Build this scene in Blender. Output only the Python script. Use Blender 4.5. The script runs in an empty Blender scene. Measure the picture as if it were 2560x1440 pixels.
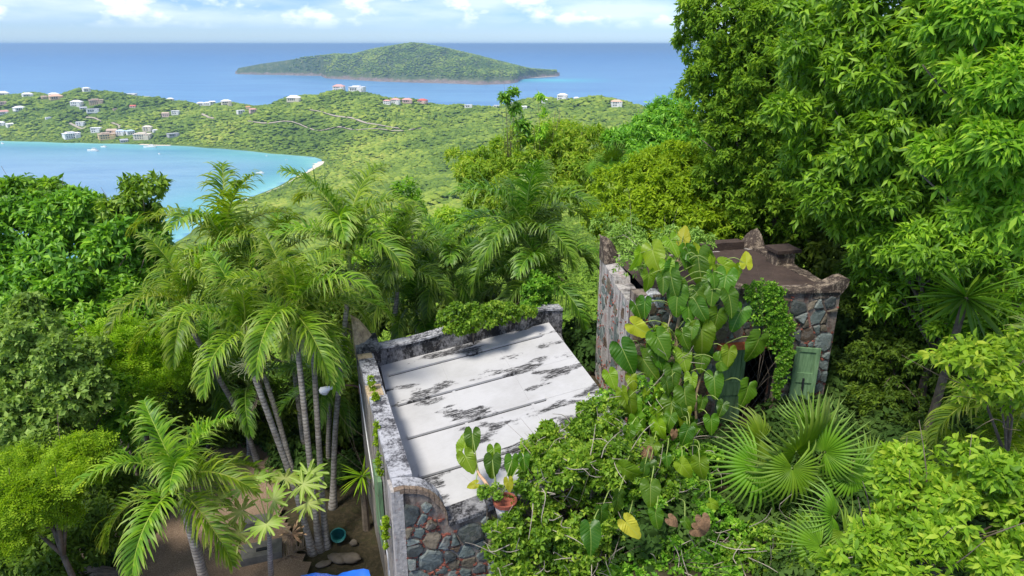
import bpy, math, random
import numpy as np
from mathutils import Matrix, Vector

# ------------------------------------------------------------------ camera, sky, sun, exposure
SC = bpy.context.scene
COL = SC.collection
PITCH = math.radians(19.66)
FPX = 1707.0                      # focal length in pixels of the 2560 px wide photograph
SEA = -250.0                      # the camera hovers 250 m above the sea, at the origin
cam_d = bpy.data.cameras.new('camera'); cam = bpy.data.objects.new('camera', cam_d); COL.objects.link(cam)
cam_d.sensor_width = 36.0; cam_d.lens = 36.0 * FPX / 2560.0
cam_d.clip_start = 0.1; cam_d.clip_end = 90000.0
cam.rotation_euler = (math.pi / 2 - PITCH, 0, 0)
SC.camera = cam

SUN_DIR = Vector((-0.34, -0.36, 0.86)).normalized()       # towards the sun
sun_d = bpy.data.lights.new('sun', 'SUN'); sun = bpy.data.objects.new('sun', sun_d); COL.objects.link(sun)
sun_d.energy = 3.3; sun_d.angle = math.radians(15.0); sun_d.color = (1.0, 0.95, 0.86)
sun.rotation_euler = SUN_DIR.to_track_quat('Z', 'Y').to_euler()

world = bpy.data.worlds.new('World'); SC.world = world; world.use_nodes = True
wn = world.node_tree.nodes; wl = world.node_tree.links
wn.clear()
def N(tree_nodes, t, **kw):
    n = tree_nodes.new(t)
    for k, v in kw.items():
        setattr(n, k, v)
    return n
sky = N(wn, 'ShaderNodeTexSky', sky_type='NISHITA', sun_disc=False)
sky.sun_elevation = math.asin(SUN_DIR.z); sky.sun_rotation = math.atan2(SUN_DIR.x, SUN_DIR.y)
sky.altitude = 250; sky.air_density = 1.0; sky.dust_density = 0.0; sky.ozone_density = 1.5
wout = N(wn, 'ShaderNodeOutputWorld'); bg1 = N(wn, 'ShaderNodeBackground'); bg2 = N(wn, 'ShaderNodeBackground')
mixs = N(wn, 'ShaderNodeMixShader')
bg1.inputs['Strength'].default_value = 0.085
bg2.inputs['Color'].default_value = (0.93, 0.965, 1.0, 1); bg2.inputs['Strength'].default_value = 0.98
tc = N(wn, 'ShaderNodeTexCoord'); sep = N(wn, 'ShaderNodeSeparateXYZ'); wl.new(tc.outputs['Generated'], sep.inputs[0])
def wmath(op, a, b=None, c=None):
    n = N(wn, 'ShaderNodeMath', operation=op)
    for i, x in enumerate((a, b, c)):
        if x is None: continue
        if isinstance(x, (int, float)): n.inputs[i].default_value = x
        else: wl.new(x, n.inputs[i])
    return n.outputs[0]
az = wmath('ARCTAN2', sep.outputs[0], sep.outputs[1])
el = wmath('ARCSINE', sep.outputs[2])
comb = N(wn, 'ShaderNodeCombineXYZ'); wl.new(wmath('MULTIPLY', az, 10.0), comb.inputs[0]); wl.new(wmath('MULTIPLY', el, 19.0), comb.inputs[1])
comb.inputs[2].default_value = 4.37
n1 = N(wn, 'ShaderNodeTexNoise'); wl.new(comb.outputs[0], n1.inputs['Vector']); n1.inputs['Scale'].default_value = 1.15; n1.inputs['Detail'].default_value = 9; n1.inputs['Roughness'].default_value = 0.58
comb2 = N(wn, 'ShaderNodeCombineXYZ'); wl.new(wmath('MULTIPLY', az, 4.0), comb2.inputs[0]); wl.new(wmath('MULTIPLY', el, 22.0), comb2.inputs[1]); comb2.inputs[2].default_value = 1.2
n2 = N(wn, 'ShaderNodeTexNoise'); wl.new(comb2.outputs[0], n2.inputs['Vector']); n2.inputs['Scale'].default_value = 1.3; n2.inputs['Detail'].default_value = 5
r1 = N(wn, 'ShaderNodeMapRange'); wl.new(n1.outputs['Fac'], r1.inputs['Value'])
r1.inputs['From Min'].default_value = 0.485; r1.inputs['From Max'].default_value = 0.60; r1.inputs['To Max'].default_value = 0.72
r2 = N(wn, 'ShaderNodeMapRange'); wl.new(n2.outputs['Fac'], r2.inputs['Value'])
r2.inputs['From Min'].default_value = 0.40; r2.inputs['From Max'].default_value = 0.62; r2.inputs['To Max'].default_value = 0.42
lo = N(wn, 'ShaderNodeMapRange'); wl.new(el, lo.inputs['Value'])          # no clouds right on the sea horizon
lo.inputs['From Min'].default_value = math.radians(1.0); lo.inputs['From Max'].default_value = math.radians(2.0)
cl = wmath('MULTIPLY', wmath('MAXIMUM', r1.outputs[0], r2.outputs[0]), lo.outputs[0])
upz = N(wn, 'ShaderNodeCombineXYZ'); wl.new(sep.outputs[0], upz.inputs[0]); wl.new(sep.outputs[1], upz.inputs[1]); wl.new(wmath('MAXIMUM', wmath('ABSOLUTE', sep.outputs[2]), 0.012), upz.inputs[2]); wl.new(upz.outputs[0], sky.inputs[0])
tint = N(wn, 'ShaderNodeMix', data_type='RGBA', blend_type='MULTIPLY'); tint.inputs[0].default_value = 1.0; tint.inputs[7].default_value = (0.54, 0.75, 1.24, 1)
wl.new(sky.outputs[0], tint.inputs[6]); wl.new(tint.outputs[2], bg1.inputs['Color']); wl.new(cl, mixs.inputs[0]); wl.new(bg1.outputs[0], mixs.inputs[1]); wl.new(bg2.outputs[0], mixs.inputs[2])
wl.new(mixs.outputs[0], wout.inputs['Surface'])

SC.view_settings.view_transform = 'Standard'; SC.view_settings.look = 'None'
SC.view_settings.gamma = 1.0; SC.view_settings.exposure = 0.62
SC.cycles.use_denoising = True
SC.cycles.max_bounces = 6; SC.cycles.diffuse_bounces = 3; SC.cycles.transmission_bounces = 3
SC.cycles.volume_bounces = 0; SC.cycles.transparent_max_bounces = 8
SC.cycles.sample_clamp_indirect = 4.0

# ------------------------------------------------------------------ geometry helpers
CP, SP = math.cos(PITCH), math.sin(PITCH)
def ray(u, v):
    x = (u - 1280) / FPX; y = -(v - 720) / FPX
    yy = CP + y * SP
    return np.array([x / yy, 1.0, (-SP + y * CP) / yy])
def PX(u, v, y): return ray(u, v) * y                    # a point of the place seen at (u, v), y metres ahead
def PZ(u, v, z):
    q = ray(u, v); return q * (z / q[2])                 # the same at a known height
def sz(px, y): return px / FPX * y * 1.06                # size in metres of px pixels at y metres
def sstep(a, b, x):
    t = np.clip((x - a) / (b - a), 0, 1); return t * t * (3 - 2 * t)
def nrm(v): return v / (np.linalg.norm(v, axis=-1, keepdims=True) + 1e-9)

OFF = {}
def meta(o, label=None, cat=None, group=None, kind=None):
    if label: o['label'] = label
    if cat: o['category'] = cat
    if group: o['group'] = group
    if kind: o['kind'] = kind
    return o
def thing(name, label, cat, loc=(0, 0, 0), group=None):
    o = bpy.data.objects.new(name, None); COL.objects.link(o)
    o.location = tuple(float(a) for a in loc); o.empty_display_size = 0.2
    OFF[o] = np.array(loc, float)
    return meta(o, label, cat, group)
def mesh_np(name, V, Fc, smooth=False):
    """V (n,3); Fc: list of faces, or int array (m,3)/(m,4)"""
    me = bpy.data.meshes.new(name)
    if isinstance(Fc, np.ndarray):
        k = Fc.shape[1]; m = Fc.shape[0]
        me.vertices.add(len(V)); me.vertices.foreach_set('co', np.ascontiguousarray(V, np.float32).ravel())
        me.loops.add(m * k); me.loops.foreach_set('vertex_index', np.ascontiguousarray(Fc, np.int32).ravel())
        me.polygons.add(m); me.polygons.foreach_set('loop_start', np.arange(0, m * k, k, dtype=np.int32))
        me.update(calc_edges=True)
    else:
        me.from_pydata([tuple(map(float, p)) for p in V], [], Fc); me.update()
    if smooth: me.polygons.foreach_set('use_smooth', np.ones(len(me.polygons), bool))
    return me
def add_attr(me, name, vals):
    a = me.attributes.new(name, 'FLOAT', 'POINT'); a.data.foreach_set('value', np.ascontiguousarray(vals, np.float32))
def obj(name, V, Fc, mat, parent=None, smooth=False, attr=None, kind=None):
    V = np.asarray(V, float)
    if parent is not None: V = V - OFF[parent]
    me = mesh_np(name, V, Fc, smooth)
    if attr:
        for k, a in attr.items(): add_attr(me, k, a)
    if mat is not None: me.materials.append(mat)
    o = bpy.data.objects.new(name, me); COL.objects.link(o)
    if parent is not None:
        o.parent = parent; OFF[o] = OFF[parent]
    else: OFF[o] = np.zeros(3)
    if kind: o['kind'] = kind
    return o
def inst(name, me, M, parent):
    o = bpy.data.objects.new(name, me); COL.objects.link(o)
    M = M.copy(); M.translation = M.translation - Vector(OFF[parent])
    o.parent = parent; o.matrix_basis = M; OFF[o] = OFF[parent]
    return o
def frameM(p, x, z):
    """matrix with local X along x and local Z near z at p"""
    x = nrm(np.asarray(x, float)); z = np.asarray(z, float); y = nrm(np.cross(z, x)); z = np.cross(x, y)
    return Matrix(((x[0], y[0], z[0], p[0]), (x[1], y[1], z[1], p[1]), (x[2], y[2], z[2], p[2]), (0, 0, 0, 1)))

class MB:
    """collects pieces of ONE mesh"""
    def __init__(s): s.v = []; s.f = []; s.n = 0
    def add(s, V, Fc):
        V = np.asarray(V, float); s.v.append(V); s.f += [[i + s.n for i in f] for f in Fc]; s.n += len(V); return s
    def box(s, lo, hi, M=None):
        x0, y0, z0 = lo; x1, y1, z1 = hi
        V = np.array([(x0, y0, z0), (x1, y0, z0), (x1, y1, z0), (x0, y1, z0), (x0, y0, z1), (x1, y0, z1), (x1, y1, z1), (x0, y1, z1)])
        if M is not None: V = M(V)
        return s.add(V, [[0, 3, 2, 1], [4, 5, 6, 7], [0, 1, 5, 4], [1, 2, 6, 5], [2, 3, 7, 6], [3, 0, 4, 7]])
    def tube(s, pts, rad, k=8, caps=True):
        V, Fc = tube(pts, rad, k, caps); return s.add(V, Fc)
    def obj(s, name, mat, parent=None, smooth=False, kind=None):
        return obj(name, np.concatenate(s.v), s.f, mat, parent, smooth, kind=kind)
def tube(pts, rad, k=8, caps=True):
    pts = np.asarray(pts, float); n = len(pts); rad = np.broadcast_to(np.asarray(rad, float), (n,))
    t = nrm(np.gradient(pts, axis=0)); ref = np.array([0.31, 0.17, 1.0]) if abs(t[0][2]) < 0.9 else np.array([1.0, 0.2, 0.1])
    V = []
    for i in range(n):
        a = nrm(np.cross(t[i], ref)); b = np.cross(t[i], a)
        for j in range(k):
            w = 2 * math.pi * j / k; V.append(pts[i] + rad[i] * (math.cos(w) * a + math.sin(w) * b))
    Fc = []
    for i in range(n - 1):
        for j in range(k):
            j2 = (j + 1) % k; Fc.append([i * k + j, i * k + j2, (i + 1) * k + j2, (i + 1) * k + j])
    if caps: Fc.append(list(range(k))[::-1]); Fc.append([(n - 1) * k + j for j in range(k)])
    return np.array(V), Fc
def curve(pts, n=12):
    """smooth curve through control points (Catmull-Rom)"""
    P = np.asarray(pts, float); P = np.vstack([2 * P[0] - P[1], P, 2 * P[-1] - P[-2]])
    out = []
    m = len(P) - 3
    for s_ in np.linspace(0, m - 1e-6, n):
        i = int(s_); t = s_ - i; a, b, c, d = P[i:i + 4]
        out.append(0.5 * (2 * b + (c - a) * t + (2 * a - 5 * b + 4 * c - d) * t * t + (3 * b - a - 3 * c + d) * t ** 3))
    return np.array(out)

# ------------------------------------------------------------------ materials
def mat_new(name):
    m = bpy.data.materials.new(name); m.use_nodes = True
    nt = m.node_tree; b = nt.nodes['Principled BSDF']; return m, nt.nodes, nt.links, b
def noise(n, l, scale, detail=5, rough=0.55, vec=None, dist=0.0):
    t = n.new('ShaderNodeTexNoise'); t.inputs['Scale'].default_value = scale; t.inputs['Detail'].default_value = detail
    t.inputs['Roughness'].default_value = rough; t.inputs['Distortion'].default_value = dist
    if vec is not None: l.new(vec, t.inputs['Vector'])
    return t.outputs['Fac']
def ramp(n, l, fac, stops):
    r = n.new('ShaderNodeValToRGB'); e = r.color_ramp.elements
    while len(e) < len(stops): e.new(0.5)
    for el_, (p, c) in zip(e, stops): el_.position = p; el_.color = (*c, 1) if len(c) == 3 else c
    l.new(fac, r.inputs[0]); return r.outputs[0]
def mixc(n, l, fac, a, b, mode='MIX'):
    m = n.new('ShaderNodeMix'); m.data_type = 'RGBA'; m.blend_type = mode
    for s_, x in ((m.inputs[0], fac), (m.inputs[6], a), (m.inputs[7], b)):
        if isinstance(x, (int, float)): s_.default_value = x
        elif isinstance(x, tuple): s_.default_value = (*x, 1)
        else: l.new(x, s_)
    return m.outputs[2]
def mth(n, l, op, a, b=0.0):
    m = n.new('ShaderNodeMath'); m.operation = op
    for s_, x in ((m.inputs[0], a), (m.inputs[1], b)):
        if isinstance(x, (int, float)): s_.default_value = x
        else: l.new(x, s_)
    return m.outputs[0]
def mrange(n, l, x, a, b, c=0.0, d=1.0):
    m = n.new('ShaderNodeMapRange'); l.new(x, m.inputs[0])
    for i, q in enumerate((a, b, c, d)): m.inputs[i + 1].default_value = q
    return m.outputs[0]
def bump(n, l, b, h, strength=0.4, dist=0.02):
    k = n.new('ShaderNodeBump'); k.inputs['Strength'].default_value = strength; k.inputs['Distance'].default_value = dist
    l.new(h, k.inputs['Height']); l.new(k.outputs[0], b.inputs['Normal'])
def wpos(n): return n.new('ShaderNodeNewGeometry').outputs['Position']
def opos(n): return n.new('ShaderNodeTexCoord').outputs['Object']
def mapping(n, l, vec, scale):
    m = n.new('ShaderNodeMapping'); l.new(vec, m.inputs[0]); m.inputs['Scale'].default_value = scale; return m.outputs[0]
def attrn(n, name):
    a = n.new('ShaderNodeAttribute'); a.attribute_name = name; return a.outputs['Fac']
def objrand(n): return n.new('ShaderNodeObjectInfo').outputs['Random']

def plain(name, col, rough=0.7, var=0.15, scale=6.0, metal=0.0, bumpd=0.0, spec=0.4):
    m, n, l, b = mat_new(name)
    f = noise(n, l, scale, 6, 0.6, opos(n))
    lo_ = tuple(c * (1 - var * 1.6) for c in col); hi_ = tuple(min(1, c * (1 + var)) for c in col)
    l.new(ramp(n, l, f, [(0.3, lo_), (0.7, hi_)]), b.inputs['Base Color'])
    b.inputs['Roughness'].default_value = rough; b.inputs['Metallic'].default_value = metal; b.inputs['Specular IOR Level'].default_value = spec
    if bumpd: bump(n, l, b, noise(n, l, scale * 4, 6, 0.65, opos(n)), 0.6, bumpd)
    return m
def leafmat(name, dark, mid, light, trans=0.35, rough=0.42, spec=0.45, vein=None, tip=None):
    m, n, l, b = mat_new(name)
    v = attrn(n, 'var')
    c = ramp(n, l, v, [(0.0, dark), (0.5, mid), (1.0, light)])
    if vein == 'heart':
        cx, cy = attrn(n, 'cx'), mth(n, l, 'ABSOLUTE', attrn(n, 'cy'))
        ch = mth(n, l, 'FRACT', mth(n, l, 'MULTIPLY', mth(n, l, 'SUBTRACT', mth(n, l, 'ADD', cx, 1.0), mth(n, l, 'MULTIPLY', cy, 0.62)), 8.5))
        lat = mrange(n, l, mth(n, l, 'ABSOLUTE', mth(n, l, 'SUBTRACT', ch, 0.5)), 0.0, 0.10, 0.16, 0.0); rib = mrange(n, l, cy, 0.006, 0.016, 0.6, 0.0)
        c = mixc(n, l, mth(n, l, 'MAXIMUM', lat, rib), c, (0.42, 0.50, 0.12))
    elif vein: c = mixc(n, l, attrn(n, 'vein'), c, vein)
    if tip: c = mixc(n, l, attrn(n, 'tip'), c, tip)
    hs = n.new('ShaderNodeHueSaturation'); l.new(c, hs.inputs['Color'])
    l.new(mrange(n, l, objrand(n), 0, 1, 0.485, 0.512), hs.inputs['Hue']); l.new(mrange(n, l, objrand(n), 0, 1, 0.85, 1.15), hs.inputs['Value'])
    c = hs.outputs[0]
    l.new(c, b.inputs['Base Color']); b.inputs['Roughness'].default_value = rough + 0.10; b.inputs['Specular IOR Level'].default_value = spec * 0.6
    tr = n.new('ShaderNodeBsdfTranslucent'); l.new(mixc(n, l, 1.0, c, (1.0, 1.0, 0.35), 'MULTIPLY'), tr.inputs[0])
    br = mixc(n, l, 1.0, c, (1.7, 1.7, 0.7), 'MULTIPLY'); l.new(br, tr.inputs[0])
    ms = n.new('ShaderNodeMixShader'); ms.inputs[0].default_value = trans
    l.new(b.outputs[0], ms.inputs[1]); l.new(tr.outputs[0], ms.inputs[2]); l.new(ms.outputs[0], n['Material Output'].inputs[0])
    return m

# ------------------------------------------------------------------ terrain height field (thin plate through surveyed points)
ctrl = []
def cpx(u, v, y): p = PX(u, v, y); ctrl.append(tuple(p))
def cxyz(x, y, z): ctrl.append((x, y, z))
def csea(u, v, dz=0.0):
    p = PZ(u, v, SEA); ctrl.append((p[0], p[1], SEA + dz))
far_shore = [(-500, 345), (-250, 348), (0, 352), (100, 354), (200, 357), (300, 359), (400, 362), (480, 366), (560, 372), (640, 379), (700, 385), (760, 390), (800, 396)]
near_shore = [(805, 404), (790, 416), (765, 430), (740, 441), (715, 455), (690, 468), (640, 488), (590, 508), (530, 545), (450, 600), (340, 650), (150, 705), (-200, 740), (-700, 760)]
for u, v in far_shore + near_shore: csea(u, v, 0.0)
for u, v, dz in [(850, 420, 6), (885, 440, 9), (835, 445, 7), (790, 472, 7), (735, 492, 7), (680, 515, 8)]: csea(u, v, dz)
for u, v in [(0, 375), (200, 385), (400, 392), (560, 398), (680, 408), (740, 412), (100, 430), (300, 440), (500, 430), (640, 440), (100, 520), (300, 530), (480, 500), (560, 480), (-300, 450), (-300, 600), (150, 620)]: csea(u, v, -9)
ridge = [(-500, 236, 2250), (-250, 240, 2250), (0, 242, 2260), (80, 236, 2280), (200, 228, 2300), (300, 236, 2270), (370, 243, 2240), (430, 251, 2200), (480, 259, 2200), (560, 266, 2150), (640, 271, 2050), (700, 257, 2060), (740, 248, 2080),
         (830, 230, 2100), (890, 226, 2100), (950, 240, 2080), (1010, 252, 2050), (1060, 259, 2040), (1160, 273, 2000), (1250, 267, 1960), (1330, 252, 1930), (1400, 246, 1900), (1480, 247, 1850), (1560, 263, 1800), (1620, 280, 1770), (1700, 297, 1740), (1850, 310, 1700), (2200, 330, 1650)]
for u, v, y in ridge:
    cpx(u, v, y); x = (u - 1280) / FPX * 1.02
    cxyz(x * (y + 430), y + 430, SEA - 12); cxyz(x * (y + 900), y + 900, SEA - 25)
for u, v, y in [(100, 305, 1990), (300, 305, 1990), (520, 315, 1900), (700, 330, 1760), (820, 300, 1850), (900, 350, 1640), (1000, 330, 1720), (1000, 390, 1480), (1130, 370, 1480), (1130, 310, 1830), (1200, 330, 1620),
                (1250, 400, 1230), (1380, 330, 1560), (1500, 330, 1420), (1650, 340, 1330), (860, 405, 1500), (850, 440, 1330), (800, 465, 1230), (950, 430, 1320), (1100, 450, 1120), (900, 480, 1080), (1000, 500, 960), (780, 520, 1010), (700, 560, 900),
                (1000, 560, 780), (1150, 530, 700), (600, 620, 760), (1050, 620, 520), (850, 650, 560)]:
    cpx(u, v, y)
for x, y, z in [(-10, 24, -15.5), (0, 24, -14.0), (6, 24, -11.5), (16, 24, -8.0), (-22, 24, -17), (-15, 40, -24), (0, 40, -21), (12, 40, -15), (30, 40, -10), (-30, 80, -42), (0, 80, -36), (30, 80, -27), (60, 80, -20), (-60, 150, -72), (0, 150, -60), (50, 150, -48), (110, 150, -38),
                (-130, 300, -125), (0, 300, -104), (100, 300, -85), (220, 300, -66), (-250, 600, -205), (250, 600, -135), (450, 600, -110), (500, 1000, -130)]:
    cxyz(x, y, z)
ctrl = np.array(ctrl)
def feat(x, y): return np.stack([x / y * 2.2, np.log(y)], -1)
def tps_fit(pts, z, lam=1e-4):
    n = len(pts); d = np.linalg.norm(pts[:, None] - pts[None], axis=-1)
    K = np.where(d > 0, d * d * np.log(d + 1e-12), 0) + lam * np.eye(n)
    A = np.zeros((n + 3, n + 3)); A[:n, :n] = K; A[:n, n] = 1; A[:n, n + 1:] = pts; A[n, :n] = 1; A[n + 1:, :n] = pts.T
    return np.linalg.solve(A, np.concatenate([z, np.zeros(3)]))
TF = feat(ctrl[:, 0], ctrl[:, 1]); TW = tps_fit(TF, ctrl[:, 2] / ctrl[:, 1])      # fit the view slope z / y
def tps(x, y):
    x = np.asarray(x, float).ravel(); y = np.asarray(y, float).ravel(); out = np.empty(len(x)); n = len(TF)
    for a in range(0, len(x), 20000):
        f = feat(x[a:a + 20000], y[a:a + 20000]); d = np.linalg.norm(f[:, None] - TF[None], axis=-1)
        out[a:a + 20000] = (np.where(d > 0, d * d * np.log(d + 1e-12), 0) @ TW[:n]) + TW[n] + f @ TW[n + 1:]
    return out * y
_ra = np.array([(u - 1280) / FPX * 1.02 for u, v, y in ridge]); _ry = np.array([y for u, v, y in ridge])
def near_h(x, y):
    r = sstep(-1.2, 2.2, x)
    left = -10.5 - 1.6 * sstep(-8.2, -10.5, x) - 0.30 * np.maximum(0, y - 16.5)
    right = -7.9 + 0.16 * np.maximum(0, x - 7) + 0.5 * sstep(10, 6, y) - 0.42 * np.maximum(0, y - 17.5)
    return left * (1 - r) + right * r
def H(x, y):
    x = np.atleast_1d(np.asarray(x, float)); y = np.atleast_1d(np.asarray(y, float))
    t = sstep(17, 24, y); yy = np.maximum(y, 12.0)
    back = np.maximum(0, y - np.interp(x / np.maximum(y, 1), _ra, _ry) - 200) * 0.5
    z = tps(x, yy) - back
    gully = 8.0 * np.sin(x / 52 + 1.4 * np.sin(y / 95)) * np.sin(y / 78 + 1.7 * np.sin(x / 118)) + 4.0 * np.sin(x / 23 + 2 * np.sin(y / 61)) * np.sin(y / 37 + x / 90)
    z = z + gully * sstep(450, 1000, y) * sstep(SEA + 8, SEA + 45, z)
    return near_h(x, y) * (1 - t) + z * t
def H1(x, y): return float(H(x, y)[0])
def hit(u, v, y0=250.0, y1=4500.0):
    q = ray(u, v); ys = np.geomspace(y0, y1, 500); hz = H(q[0] * ys, ys)
    below = q[2] * ys < hz; k = np.argmax(below) if below.any() else np.argmax(hz / ys - (ys < 900))
    return q * ys[k]

# ------------------------------------------------------------------ setting: sea, hills, yard, beaches, roads
def soil_mat():
    m, n, l, b = mat_new('forest_floor'); p = wpos(n)
    f = noise(n, l, 0.9, 8, 0.62, p); g = noise(n, l, 11, 6, 0.7, p)
    c = ramp(n, l, f, [(0.3, (0.022, 0.024, 0.012)), (0.55, (0.045, 0.038, 0.022)), (0.75, (0.05, 0.06, 0.02))])
    l.new(mixc(n, l, mrange(n, l, g, 0.45, 0.75), c, (0.10, 0.075, 0.045)), b.inputs['Base Color'])
    b.inputs['Roughness'].default_value = 0.95; b.inputs['Specular IOR Level'].default_value = 0.15; bump(n, l, b, g, 0.7, 0.05); return m
def hill_mat():
    m, n, l, b = mat_new('wooded_hillside'); p = wpos(n)
    f = noise(n, l, 0.05, 8, 0.65, p)
    c = ramp(n, l, f, [(0.3, (0.075, 0.135, 0.024)), (0.6, (0.13, 0.19, 0.035)), (0.8, (0.20, 0.22, 0.06))])
    l.new(c, b.inputs['Base Color']); b.inputs['Roughness'].default_value = 0.95; b.inputs['Specular IOR Level'].default_value = 0.1; return m
def sand_mat(): return plain('pale_sand', (0.72, 0.62, 0.50), 0.95, 0.08, 0.05, spec=0.1)
def gravel_mat():
    m, n, l, b = mat_new('brown_gravel'); p = wpos(n)
    f = noise(n, l, 55, 4, 0.7, p); g = noise(n, l, 0.8, 6, 0.6, p)
    c = ramp(n, l, f, [(0.32, (0.12, 0.082, 0.056)), (0.5, (0.27, 0.185, 0.125)), (0.68, (0.44, 0.34, 0.25))])
    l.new(mixc(n, l, mrange(n, l, g, 0.42, 0.68, 0.0, 0.5), c, (0.11, 0.075, 0.052)), b.inputs['Base Color'])
    b.inputs['Roughness'].default_value = 0.95; b.inputs['Specular IOR Level'].default_value = 0.15; bump(n, l, b, f, 0.8, 0.02); return m
def sea_mat():
    m, n, l, b = mat_new('sea_water'); p = wpos(n)
    a = n.new('ShaderNodeAttribute'); a.attribute_name = 'wcol'
    f = noise(n, l, 1.0, 6, 0.6, mapping(n, l, p, (0.0016, 0.006, 0.01)), 0.6)
    c = mixc(n, l, mrange(n, l, f, 0.40, 0.62, 0.0, 0.75), a.outputs['Color'], mixc(n, l, 1.0, a.outputs['Color'], (0.58, 0.68, 0.84), 'MULTIPLY'))
    l.new(c, b.inputs['Base Color']); b.inputs['Roughness'].default_value = 0.32; b.inputs['IOR'].default_value = 1.33; b.inputs['Specular IOR Level'].default_value = 0.32
    w = noise(n, l, 1.0, 8, 0.7, mapping(n, l, p, (0.02, 0.05, 0.02))); bump(n, l, b, w, 0.5, 6.0)
    return m
M_SOIL, M_HILL, M_SAND, M_GRAVEL, M_SEA = soil_mat(), hill_mat(), sand_mat(), gravel_mat(), sea_mat()

def grid_faces(nu, nv):
    i = np.arange(nu - 1)[:, None]; j = np.arange(nv - 1)[None]
    a = i * nv + j
    return np.stack([a, a + nv, a + nv + 1, a + 1], -1).reshape(-1, 4)
# near ground
gx = np.linspace(-26, 26, 150); gy = np.linspace(1.0, 24, 90); X, Y = np.meshgrid(gx, gy, indexing='ij')
Z = H(X.ravel(), Y.ravel()).reshape(X.shape)
rs = np.random.RandomState(3); Z = Z + rs.normal(0, 0.03, Z.shape) * (np.abs(Y - 24) > 0.1)
meta(obj('ground', np.stack([X, Y, Z], -1).reshape(-1, 3), grid_faces(150, 90), M_SOIL, smooth=True), kind='structure')
# hills round the bay
ga = np.linspace(-1.35, 1.2, 260); gyy = np.geomspace(24, 3400, 240); A, Y = np.meshgrid(ga, gyy, indexing='ij'); X = A * Y
Z = H(X.ravel(), Y.ravel()).reshape(X.shape)
bump_z = 2.0 * (np.sin(X * 0.043 + np.sin(Y * 0.021) * 2) * np.sin(Y * 0.037 + np.sin(X * 0.017) * 2)) * sstep(60, 300, Y)
Z = np.where(Z > SEA + 3, Z + bump_z * sstep(SEA + 3, SEA + 15, Z), Z)
Z = np.maximum(Z, SEA - 12)
meta(obj('hills', np.stack([X, Y, Z], -1).reshape(-1, 3), grid_faces(260, 240), M_HILL, smooth=True), kind='structure')

# the sea: its colour follows the depth and the sand below
shore_w = np.array([PZ(u, v, SEA)[:2] for u, v in far_shore + near_shore])
def seg_dist(P, poly):
    d = np.full(len(P), 1e9)
    for a, b in zip(poly[:-1], poly[1:]):
        ab = b - a; t = np.clip(((P - a) @ ab) / (ab @ ab), 0, 1); d = np.minimum(d, np.linalg.norm(P - (a + t[:, None] * ab), axis=1))
    return d
def in_poly(P, poly):
    c = np.zeros(len(P), bool); j = len(poly) - 1
    for i in range(len(poly)):
        a, b = poly[i], poly[j]
        cond = ((a[1] > P[:, 1]) != (b[1] > P[:, 1])) & (P[:, 0] < (b[0] - a[0]) * (P[:, 1] - a[1]) / (b[1] - a[1] + 1e-9) + a[0])
        c ^= cond; j = i
    return c
sa = np.linspace(-1.5, 1.4, 190); sy = np.concatenate([np.geomspace(600, 2600, 170), np.geomspace(2650, 90000, 110)])
A, Y = np.meshgrid(sa, sy, indexing='ij'); Pq = np.stack([(A * Y).ravel(), Y.ravel()], -1)
dsh = seg_dist(Pq, shore_w); bay = in_poly(Pq, shore_w)
deep = np.array([0.045, 0.235, 0.49]); mid = np.array([0.25, 0.40, 0.53]); turq = np.array([0.06, 0.36, 0.37]); pale = np.array([0.30, 0.60, 0.55])
t1 = np.exp(-dsh / 140)[:, None]; t2 = np.exp(-dsh / 28)[:, None]
cb = mid * (1 - t1) + turq * t1; cb = cb * (1 - t2) + pale * t2
far_t = sstep(2500, 16000, Pq[:, 1])[:, None]
co = np.array([0.14, 0.32, 0.50]) * (1 - far_t) + deep * far_t
sh = PZ(1345, 200, SEA)[:2]
ds = np.exp(-(((Pq[:, 0] - sh[0] - 90) / 330) ** 2 + ((Pq[:, 1] - sh[1] + 60) / 200) ** 2))[:, None]
co = co * (1 - ds) + np.array([0.10, 0.58, 0.58]) * ds
wc = np.where(bay[:, None], cb, co)
so = obj('sea', np.concatenate([Pq, np.full((len(Pq), 1), SEA)], 1), grid_faces(190, len(sy)), M_SEA)
ca = so.data.attributes.new('wcol', 'FLOAT_COLOR', 'POINT'); ca.data.foreach_set('color', np.concatenate([wc, np.ones((len(wc), 1))], 1).astype(np.float32).ravel())
meta(so, kind='structure')

def ribbon(name, pts, width, mat, lift, jitter=0.0, seed=1, flat=None):
    P = np.asarray(pts, float)[:, :2]
    t = nrm(np.gradient(P, axis=0)); nn = np.stack([-t[:, 1], t[:, 0]], -1); w = np.broadcast_to(np.asarray(width, float), (len(P),)) / 2
    r_ = np.random.RandomState(seed); V = []
    for k in (-1, -0.33, 0.33, 1):
        q = P + nn * (w * k * (1 + jitter * r_.randn(len(P))))[:, None]
        z = (H(q[:, 0], q[:, 1]) + lift) if flat is None else np.full(len(q), flat) + (1 - abs(k)) * 0.8
        V.append(np.concatenate([q, z[:, None]], 1))
    return meta(obj(name, np.stack(V, 1).reshape(-1, 3), grid_faces(len(P), 4), mat, smooth=True), kind='structure')
bc = curve([[*PZ(u, v, SEA)[:2], 0] for u, v in near_shore[:10]], 60)
wid = np.interp(np.linspace(0, 1, 60), [0, 0.06, 0.2, 0.5, 1], [34, 44, 18, 9, 9])
ribbon('beach', bc + np.array([10, -2, 0]), wid, M_SAND, 0, 0.12, 2, SEA + 0.5)
ribbon('beach', curve([[*PZ(u, v, SEA)[:2], 0] for u, v in [(352, 361), (380, 363), (405, 363.5), (428, 363.5)]], 12), 15, M_SAND, 0, 0.1, 4, SEA + 0.45)
M_ROAD = plain('pale_dirt_road', (0.40, 0.35, 0.27), 0.95, 0.12, 0.1, spec=0.1)
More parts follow.
